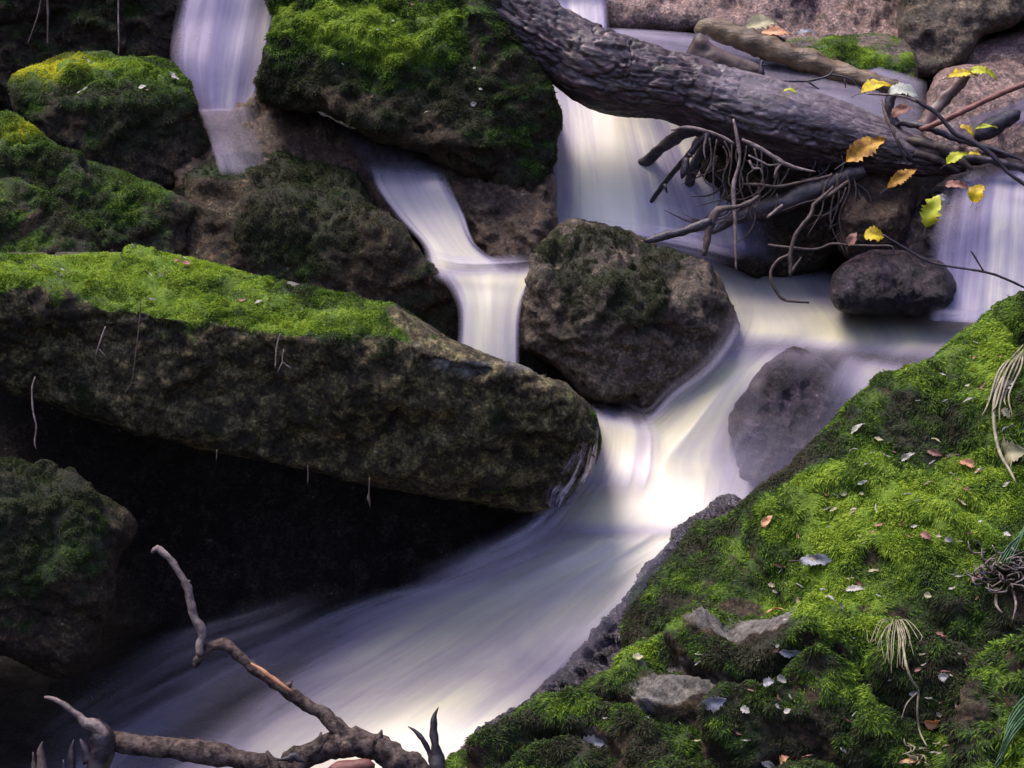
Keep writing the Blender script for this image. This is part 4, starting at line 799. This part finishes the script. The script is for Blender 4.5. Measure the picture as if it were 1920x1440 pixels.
tw('tangled root mat hanging in the dark under the root end of the log', [seg(4.95 + .01 * i, (1560 + i * 9 % 40, 325, 2), (1552 + i * 11 + rt.uniform(-12, 12), 362 + rt.uniform(-9, 9), 2), (1545 + i * 12 + rt.uniform(-20, 20), 405 + rt.uniform(-15, 15), 1.6), (1540 + i * 12 + rt.uniform(-30, 30), 440 + rt.uniform(-30, 50), .8)) for i in range(7)] + [seg(4.95, (1530, 380, 3), (1560, 362, 4), (1590, 340, 3))], TWIG, 'hanging_root', 'root')
tw('fine drooping rootlets beside the hanging root, in front of the dark boulder', [seg(4.93 + .01 * (i % 3), (1330 + i * 14, 258 + 3 * i, 1.6), (1332 + i * 14 + rt.uniform(-9, 9), 300 + rt.uniform(-12, 12), 1.8), (1330 + i * 14 + rt.uniform(-14, 14), 340 + rt.uniform(-14, 20), 1.4), (1326 + i * 14 + rt.uniform(-22, 22), 375 + rt.uniform(-25, 45), .7)) for i in range(8)], TWIG, 'hanging_root', 'root')

stt = []
for k in range(34):
    x, y = rt.uniform(1330, 1590), rt.uniform(270, 400); a = rt.uniform(.3, 2.6); l = rt.uniform(18, 48); d = 4.98 + rt.uniform(-.03, .04)
    stt.append(seg(d, (x, y, rt.uniform(.8, 2)), (x + l * math.cos(a) + rt.uniform(-8, 8), y + l * math.sin(a) * .8, 1.8), (x + 1.7 * l * math.cos(a + .4), y + 1.7 * l * math.sin(a + .4) * .9 + rt.uniform(-6, 10), 1.5), (x + 2.3 * l * math.cos(a + .8), y + 2.2 * l * math.sin(a + .6), .6)))
branch('root_tangle', 'dense tangle of fine dark roots in the shade under the log', 'roots', stt, TWIG, None, n=6, rough=.15)
def rootlet(label, pts, mat=TWIG_PALE, D=None):
    return branch('rootlet', label, 'root', [[(a, b, c, d * .75) for a, b, c, d in q] for q in pts], mat, 'rootlets hanging on the boulders', n=6, step=6, rough=.1)
rootlet('pale rootlet dangling over the dark hollow from the left end of the long boulder', [seg(4.0, (66, 706, 1.5), (60, 730, 2.2), (62, 770, 2.4), (68, 800, 2.2), (65, 830, 2.2), (68, 842, 1.5))])
rootlet('short straight straw stuck slanting on the dark face of the long boulder', [seg(4.02, (198, 612, 2.2), (188, 640, 2.2), (179, 668, 1.6)), seg(4.02, (186, 655, 1.6), (199, 670, 1.2))])
rootlet('longest thin rootlet running down the dark face of the long boulder', [seg(4.02, (264, 562, 1.6), (262, 600, 1.8), (256, 650, 1.6), (247, 715, 1.4), (232, 738, 1))], TWIG)
rootlet('branched pale rootlet on the long boulder just below its moss edge', [seg(4.04, (526, 625, 1.6), (519, 650, 2.2), (516, 690, 1.8)), seg(4.04, (532, 655, 1.6), (530, 678, 2), (545, 690, 2.2)), seg(4.04, (530, 678, 1.6), (521, 697, 1.2))])
rootlet('stubby rootlet with a bulb hanging under the middle of the long boulder', [seg(4.06, (693, 895, 1.6), (692, 925, 2.2), (691, 934, 4.4), (693, 942, 3), (694, 952, 1))], TWIG)
rootlet('tiny rootlet under the lower edge of the long boulder, left of the stubby one', [seg(4.04, (577, 872, 1.4), (578, 890, 2), (577, 908, 1.2))], TWIG)
rootlet('tiniest rootlet hanging under the lower edge of the long boulder', [seg(4.04, (407, 843, 1.4), (406, 858, 1.6), (405, 864, 1))], TWIG)
rootlet('straight rootlet hanging down the shaded rock wall above the block', [seg(5.36, (222, -30, 2), (222, 40, 2.2), (223, 80, 2), (222, 104, 1.5))])
rootlet('pair of brown rootlets hanging at the top left of the shaded rock wall', [seg(5.36, (88, -30, 3), (90, 30, 3), (89, 86, 2.4)), seg(5.36, (82, -30, 2), (72, 25, 2), (60, 60, 1.6), (52, 82, 1.2))], TWIG)

# ------------------------------------------------------------------ foreground branches
FD = 3.86
fb = branch('fallen_branch', 'broken grey branch slanting over the stream with a crooked thin end rising', 'branch', [
    seg(FD, (365, 1251, 4), (370, 1240, 8), (380, 1226, 9), (397, 1212, 9.5), (423, 1210, 11), (445, 1226, 11), (480, 1256, 11), (540, 1297, 12), (600, 1338, 14), (640, 1367, 17), (672, 1390, 22), (710, 1402, 24), (760, 1432, 26), (830, 1475, 30)),
    seg(FD, (470, 1485, 26), (540, 1442, 22), (580, 1412, 22), (620, 1398, 27), (665, 1394, 28), (700, 1400, 20))], BARK_PALE,
    parts=[('shoot', [seg(FD - .01, (284, 1037, 3), (295, 1028, 5.5), (317, 1047, 7), (340, 1080, 7.5), (353, 1110, 8), (363, 1153, 8), (378, 1185, 8.5), (376, 1205, 7), (373, 1228, 7)), seg(FD - .01, (346, 1093, 5), (357, 1089, 1.5))], TWIG_PALE),
           ('knot', [seg(FD - .01, (704, 1392, 9), (713, 1378, 5), (716, 1368, 1.5))], BARK_PALE), ('knot', [seg(FD - .02, (536, 1290, 8), (545, 1281, 4), (547, 1276, 1.5))], BARK_PALE), ('knot', [seg(FD - .03, (640, 1400, 12), (650, 1402, 13), (660, 1404, 8))], BARK_PALE),
           ('spike', [seg(FD - .03, (822, 1326, 1), (813, 1350, 6), (815, 1395, 9), (824, 1450, 16), (828, 1480, 16))], TWIG_DARK),
           ('spike', [seg(FD - .02, (765, 1362, 1), (782, 1374, 4), (797, 1394, 5), (810, 1425, 6), (816, 1450, 5))], TWIG_DARK),
           ('broken_end', [seg(FD - .02, (602, 1372, 1.5), (600, 1390, 7), (592, 1410, 10)), seg(FD - .02, (614, 1376, 2), (608, 1390, 8), (598, 1405, 8))], BARK_PALE), ('broken_end', [seg(FD - .02, (500, 1408, 3), (508, 1424, 8), (520, 1445, 9))], BARK_PALE),
           ('bark_strip', [seg(FD - .035, (470, 1243, 1), (492, 1258, 4), (520, 1278, 4.5), (548, 1297, 2))], L_ORG, 'orange inner wood where the bark has peeled')], n=16, rough=.17)
branch('fallen_branch', 'pale bark branch lying level along the bottom edge, its dark broken end upright', 'branch', [
    seg(FD + .03, (196, 1386, 16), (205, 1390, 19), (260, 1398, 19), (330, 1402, 20), (380, 1412, 22), (430, 1420, 19), (490, 1432, 18), (560, 1452, 14)),
    ], BARK_PALE, parts=[('broken_end', [seg(FD, (176, 1352, 10), (188, 1372, 20), (192, 1405, 24), (184, 1440, 22), (178, 1490, 22)), seg(FD, (150, 1385, 2), (158, 1400, 8), (168, 1430, 12))], TWIG_DARK, 'dark rotten upright end'),
        ('shoot', [seg(FD - .01, (83, 1307, 2), (98, 1310, 4.5), (118, 1320, 5), (148, 1343, 7), (160, 1356, 11), (182, 1364, 13), (200, 1385, 10))], TWIG_PALE)], n=16, rough=.10)
branch('wood_splinter', 'dark pointed splinter standing at the bottom edge beside the rotten branch end', 'splinter', [seg(FD, (139, 1386, 1), (134, 1412, 7), (136, 1470, 10)), seg(FD, (119, 1424, 1), (120, 1470, 5))], TWIG_DARK)
branch('wood_splinter', 'brown splinter at the bottom left corner of the stream', 'splinter', [seg(FD, (80, 1390, 1), (76, 1410, 6), (84, 1470, 16)), seg(FD, (62, 1410, 1), (66, 1470, 9))], TWIG)
branch('wood_chunk', 'short smooth reddish chunk of wood at the bottom edge under the broken branch', 'wood', [seg(FD - .06, (612, 1462, 10), (630, 1446, 17), (665, 1438, 15), (692, 1436, 12), (703, 1437, 4))], TWIG_RED, n=14)
branch('berry_sprig', 'little dark sprig of shrivelled berries on the broken branch', 'sprig', [seg(FD - .04, (520, 1425, 1.5), (540, 1422, 5), (552, 1416, 7), (560, 1424, 5), (575, 1428, 1.5)), seg(FD - .04, (548, 1412, 6), (545, 1430, 6))], TWIG_DARK)

# ------------------------------------------------------------------ leaves
G1 = 'autumn leaves caught around the log'
for a in [(1643, 160, 4.88, 62, 12, L_YEL, 'bright yellow ragged leaf on top of the log', .42, 50), (1696, 170, 4.87, 58, -10, L_PALE, 'pale whitish green leaf right beside the bright yellow one', .5, 40),
          (1624, 276, 4.86, 88, 30, L_OCH, 'largest ochre and brown curled leaf on the shaded side of the log', .36, 20), (1692, 331, 4.86, 66, 33, L_OCH, 'narrow yellow leaf hanging below the root end of the log', .30, 20),
          (1747, 393, 4.80, 66, 68, L_YGR, 'large lime green leaf on the wet rock left of the right waterfall', .48, 20), (1832, 361, 4.80, 38, 60, L_YEL, 'crumpled pale yellow leaf at the top of the right waterfall', .75, 30),
          (1806, 137, 4.98, 58, 5, L_YEL, 'brown speckled yellow leaf on top of the broken stub', .30, 45), (1846, 134, 4.98, 54, -16, L_YGR, 'green leaf beside the speckled one on the broken stub', .34, 40),
          (1794, 293, 4.88, 46, 26, L_YGR, 'yellow green leaf on the frayed root end of the log', .40, 40), (1829, 287, 4.88, 26, -6, L_YEL, 'small orange yellow leaf between the frayed roots', .30, 40),
          (1816, 243, 4.86, 34, -40, L_YEL, 'small torn yellow leaf at the near end of the black log end', .42, 40), (1850, 236, 4.90, 44, 4, L_YGR, 'slim curved pale green leaf lying on the black log end', .16, 40),
          (1640, 440, 4.80, 38, -6, L_YEL, 'bright yellow leaf above the small wet boulder', .72, 25), (1598, 447, 4.84, 30, 60, L_BRN, 'curled brown leaf left of the bright one above the small wet boulder', .5, 20),
          (1483, 169, 4.94, 28, -10, L_YGR, 'small green leaf stuck on the bare wood of the log', .32, 55), (1880, 424, 4.90, 36, 20, L_YGR, 'faint green leaf under the water of the right waterfall', .6, 30),
          (1429, 42, 5.55, 62, 10, L_TAN, 'broad pale yellow leaf on the back ledge', .46, 30), (1453, 59, 5.52, 62, 4, L_ORG, 'orange leaf just below the broad pale one on the back ledge', .32, 40), (1513, 58, 5.5, 36, 2, L_GRY, 'grey leaf at the left end of the moss cap behind the log', .3, 50),
          (1796, 346, 4.84, 48, -8, L_BRN, 'brown leaf at the lip of the right waterfall beside the crumpled yellow one', .32, 30), (1690, 206, 4.93, 40, 25, L_BRN, 'folded brown leaf between the two stubs', .5, 30), (1770, 372, 4.86, 30, -30, L_GRY, 'grey wet leaf above the lime green one', .4, 30)]:
    leaf(a[0], a[1], a[2], a[3], a[4], a[5], a[6], width=a[7] * 1.15, tilt=a[8], group=G1, curl=.35)
G2 = 'dead leaves lying on the mossy bank'
for a in [(1902, 848, 58, 5, L_TAN, 'large tan leaf on the bank moss at the right edge', .75, 'bank'), (1893, 742, 40, 40, L_WHT, 'upturned pinkish white leaf near the top right of the bank', .7, 'bank'),
          (1749, 842, 30, -15, L_BRN, 'small folded brown leaf, left one of the dark pair on the bank', .4, 'bank'), (1781, 846, 34, 10, L_PUR, 'curled purple leaf, right one of the dark pair on the bank', .5, 'bank'),
          (1811, 872, 42, -8, L_ORG, 'orange red leaf just below the dark pair on the bank', .36, 'bank'), (1617, 823, 36, 24, L_WHT, 'narrow pale leaf on the upper slope of the bank', .3, 'bank'),
          (1705, 850, 34, 20, L_WHT, 'forked bleached leaf left of the dark pair on the bank', .3, 'bank'), (1446, 988, 30, 40, L_ORG, 'pinkish leaf near the brown left flank of the bank', .55, 'bank'),
          (1456, 1155, 32, -4, L_ORG, 'pale orange leaf in the dark crack below the upper bank', .4, 'bank2'), (1578, 1151, 22, 80, L_WHT, 'little white leaf standing upright in the dark crack', .5, 'bank2'),
          (1700, 1337, 56, 58, L_PUR, 'purple brown crumpled leaf hanging at the end of the dry grass', .42, 'bank2'), (1743, 1343, 38, -10, L_ORG, 'brick orange leaf right beside the purple crumpled one', .6, 'bank2'),
          (1307, 1266, 42, -8, L_ORG, 'orange leaf flat on the grey bare patch of rock', .5, 'bank2'), (1473, 1414, 24, 20, L_ORG, 'small pinkish leaf near the bottom edge of the bank', .7, 'bank2'),
          (1432, 1422, 36, -24, L_WHT, 'curved white leaf left of the small pinkish one at the bottom edge', .32, 'bank2'), (1703, 1434, 46, 4, L_ORG, 'thin red leaf cut by the bottom edge', .2, 'bank2'),
          (1362, 1337, 48, 20, L_GRY, 'wet blue grey leaf below the grey bare patch', .55, 'bank2'), (1540, 1052, 76, -4, L_GRY, 'long flat grey leaf in the middle of the bright moss', .28, 'bank'),
          (1491, 1231, 46, 0, L_GRY, 'flat lavender grey leaf left of the dry grass tuft', .34, 'bank2'), (1110, 1385, 52, 10, L_GRY, 'crumpled grey leaf at the lower left of the bank', .6, 'bank2'),
          (1455, 1300, 22, 0, L_GRY, 'tiny round grey leaf in the moss above the bottom edge', .8, 'bank2'), (1605, 1102, 40, -6, L_WHT, 'slim bleached leaf on the moss just above the crack', .3, 'bank'),
          (1890, 780, 26, -50, L_TAN, 'little tan leaf below the upturned pinkish white one', .6, 'bank'), (1900, 820, 30, -20, L_GRY, 'grey curled leaf just above the large tan one', .5, 'bank')]:
    leaf(a[0], a[1], 0, a[2], a[3], a[4], a[5], width=a[6], group=G2, on=a[7], lift=.010, curl=.25)
rs = random.Random(5)
for key, cnt, box, lab in (('bank', 85, (1420, 1900, 640, 1130), 'bleached scrap of dead leaf on the bright moss of the upper bank'), ('bank2', 55, (1150, 1860, 1180, 1435), 'bleached scrap of dead leaf on the lower layered bank'),
                           ('upper', 14, (640, 1000, 10, 240), 'pale scrap on the steep face of the largest boulder'), ('slab', 9, (60, 620, 480, 600), 'pale scrap on the moss of the long boulder'), ('block', 5, (120, 330, 120, 200), 'pale scrap on the square mossy block')):
    sf = ROCKS[key]; cand = [i for i in np.nonzero(sf.mo > .45)[0] if box[0] < sf.vx[i] < box[1] and box[2] < sf.vy[i] < box[3] and (key != 'bank' or sf.vx[i] + sf.vy[i] > 2480)]
    for k in range(cnt):
        i = rs.choice(cand)
        leaf(sf.vx[i], sf.vy[i], 0, rs.uniform(8, 24) * (.6 if key == 'upper' else 1), rs.uniform(-50, 40), rs.choice([L_WHT, L_WHT, L_TAN, L_BRN]), lab, width=rs.choice([.12, .18, .3, .45, .7]), on=key, lift=.008, group=lab.replace('scrap', 'scraps'), stalk=False, seed=k, curl=rs.uniform(-.3, .4), name='leaf_scrap')

# ------------------------------------------------------------------ grass and root clumps on the bank
def tuft(name, label, key, strands, mat, lift=.03, cat='grass', n=5):
    P0, nn, D = near(ROCKS[key], strands[0][0][0], strands[0][0][1])
    st = []
    for s_ in strands:
        out = []
        for k, (x, y, r_) in enumerate(s_):
            d = near(ROCKS[key], x, y)[0]; d = (d - np.array([0, 0, CAMZ])) @ FWD
            d0 = d if k == 0 else d0; out.append((x, y, min(d, d0) - (.006 if k == 0 else lift), r_))
        st.append(out)
    return branch(name, label, cat, st, mat, None, n=n, step=6, rough=.05)
rs = random.Random(11)
st = [[(1680 + rs.uniform(-3, 3), 1166, .6), (1680 + dx * .45 + rs.uniform(-4, 4), 1168 + rs.uniform(-8, 6), .95), (1680 + dx * .9 + rs.uniform(-5, 5), 1190 + rs.uniform(0, 18), .85), (1680 + dx * rs.uniform(.8, 1.2), 1215 + ln * rs.uniform(.7, 1.3), .4)] for dx, ln in ((-34, 0), (-26, 20), (-20, 38), (-12, 8), (-6, 24), (2, 45), (8, 25), (14, 10), (22, -5), (30, 18), (40, -18), (-60, -28), (-30, 12), (-16, 26), (-9, 45), (5, 14), (11, 38), (18, 30), (26, 2), (50, -12), (-42, -12))]
tuft('grass_tuft', 'drooping tuft of dry straw coloured grass hanging over the dark crack', 'bank2', st + [[(1684, 1168, 1.8), (1693, 1210, 2.4), (1700, 1250, 2.6), (1712, 1280, 2.4), (1722, 1296, 2.6), (1720, 1330, 2), (1724, 1370, 2), (1738, 1400, 1.2)], [(1722, 1296, 1.8), (1700, 1320, 1.4), (1690, 1350, 1)]], STRAW, lift=.055)
st = [[(1918, 655 + rs.uniform(-8, 8), 2), (1890 + dx, 690, 2.2), (1868 + dx, 740 + rs.uniform(0, 20), 2), (1862 + dx * 1.5, 770 + ln, 1)] for dx, ln in ((0, 0), (8, 20), (16, -10), (-8, -20), (-14, 10), (24, 10))]
tuft('grass_tuft', 'long bent dry grass stem and blades at the right edge of the bank', 'bank', [[(1915, 660, 2), (1885, 700, 3), (1866, 745, 3.6), (1864, 800, 3.6), (1875, 850, 3.6), (1892, 880, 3), (1905, 905, 1.5)]] + st, STRAW)
st = [[(1935, 940 + 14 * k, 1.6), (1918 - 5 * k, 1000 + 4 * k, 1.8), (1900 - 7 * k, 1040 + 3 * k, 1.4), (1890 - 6 * k, 1060, .8)] for k in range(5)]
tuft('grass_tuft', 'sprig of green grass blades above the pale root clump', 'bank', st, GRASS)
st = [[(1940, 1290 + 7 * k, 1.6), (1915 - 3 * k, 1312 + 12 * k, 2), (1893 - 3 * k, 1345 + 14 * k, 1.6), (1884 - 4 * k, 1385 + 10 * k, .8)] for k in range(7)]
tuft('grass_tuft', 'blue green grass blades over the moss hummock in the corner', 'bank3', st, GRASS)
st = []
for k in range(46):
    x, y = 1875 + rs.gauss(0, 26), 1080 + rs.gauss(0, 20); a = rs.uniform(0, 6.28); l = rs.uniform(10, 30)
    st.append([(x, y, 1.2), (x + l * math.cos(a), y + l * .7 * math.sin(a), 2), (x + l * 1.6 * math.cos(a + .7), y + l * 1.2 * math.sin(a + .7), 1)])
st += [[(1868, 1110, 3), (1868, 1135, 3), (1880, 1150, 1.5)], [(1900, 1110, 3), (1905, 1135, 2.4), (1898, 1165, 1.2)]]
tuft('root_clump', 'dry whitish clump of roots in the bank at the right edge', 'bank', st, TWIG_PALE, lift=.03, cat='roots')
st = []
for k in range(22):
    x, y = 1745 + rs.gauss(0, 26), 1415 + rs.gauss(0, 14); a = rs.uniform(0, 6.28); l = rs.uniform(8, 24)
    st.append([(x, y, 1), (x + l * math.cos(a), y + l * .6 * math.sin(a), 1.8), (x + l * 1.6 * math.cos(a + .6), y + l * math.sin(a + .6), .8)])
tuft('root_clump', 'tangle of pale dead stems at the bottom edge below the brick orange leaf', 'bank2', st, STRAW, lift=.03, cat='roots')
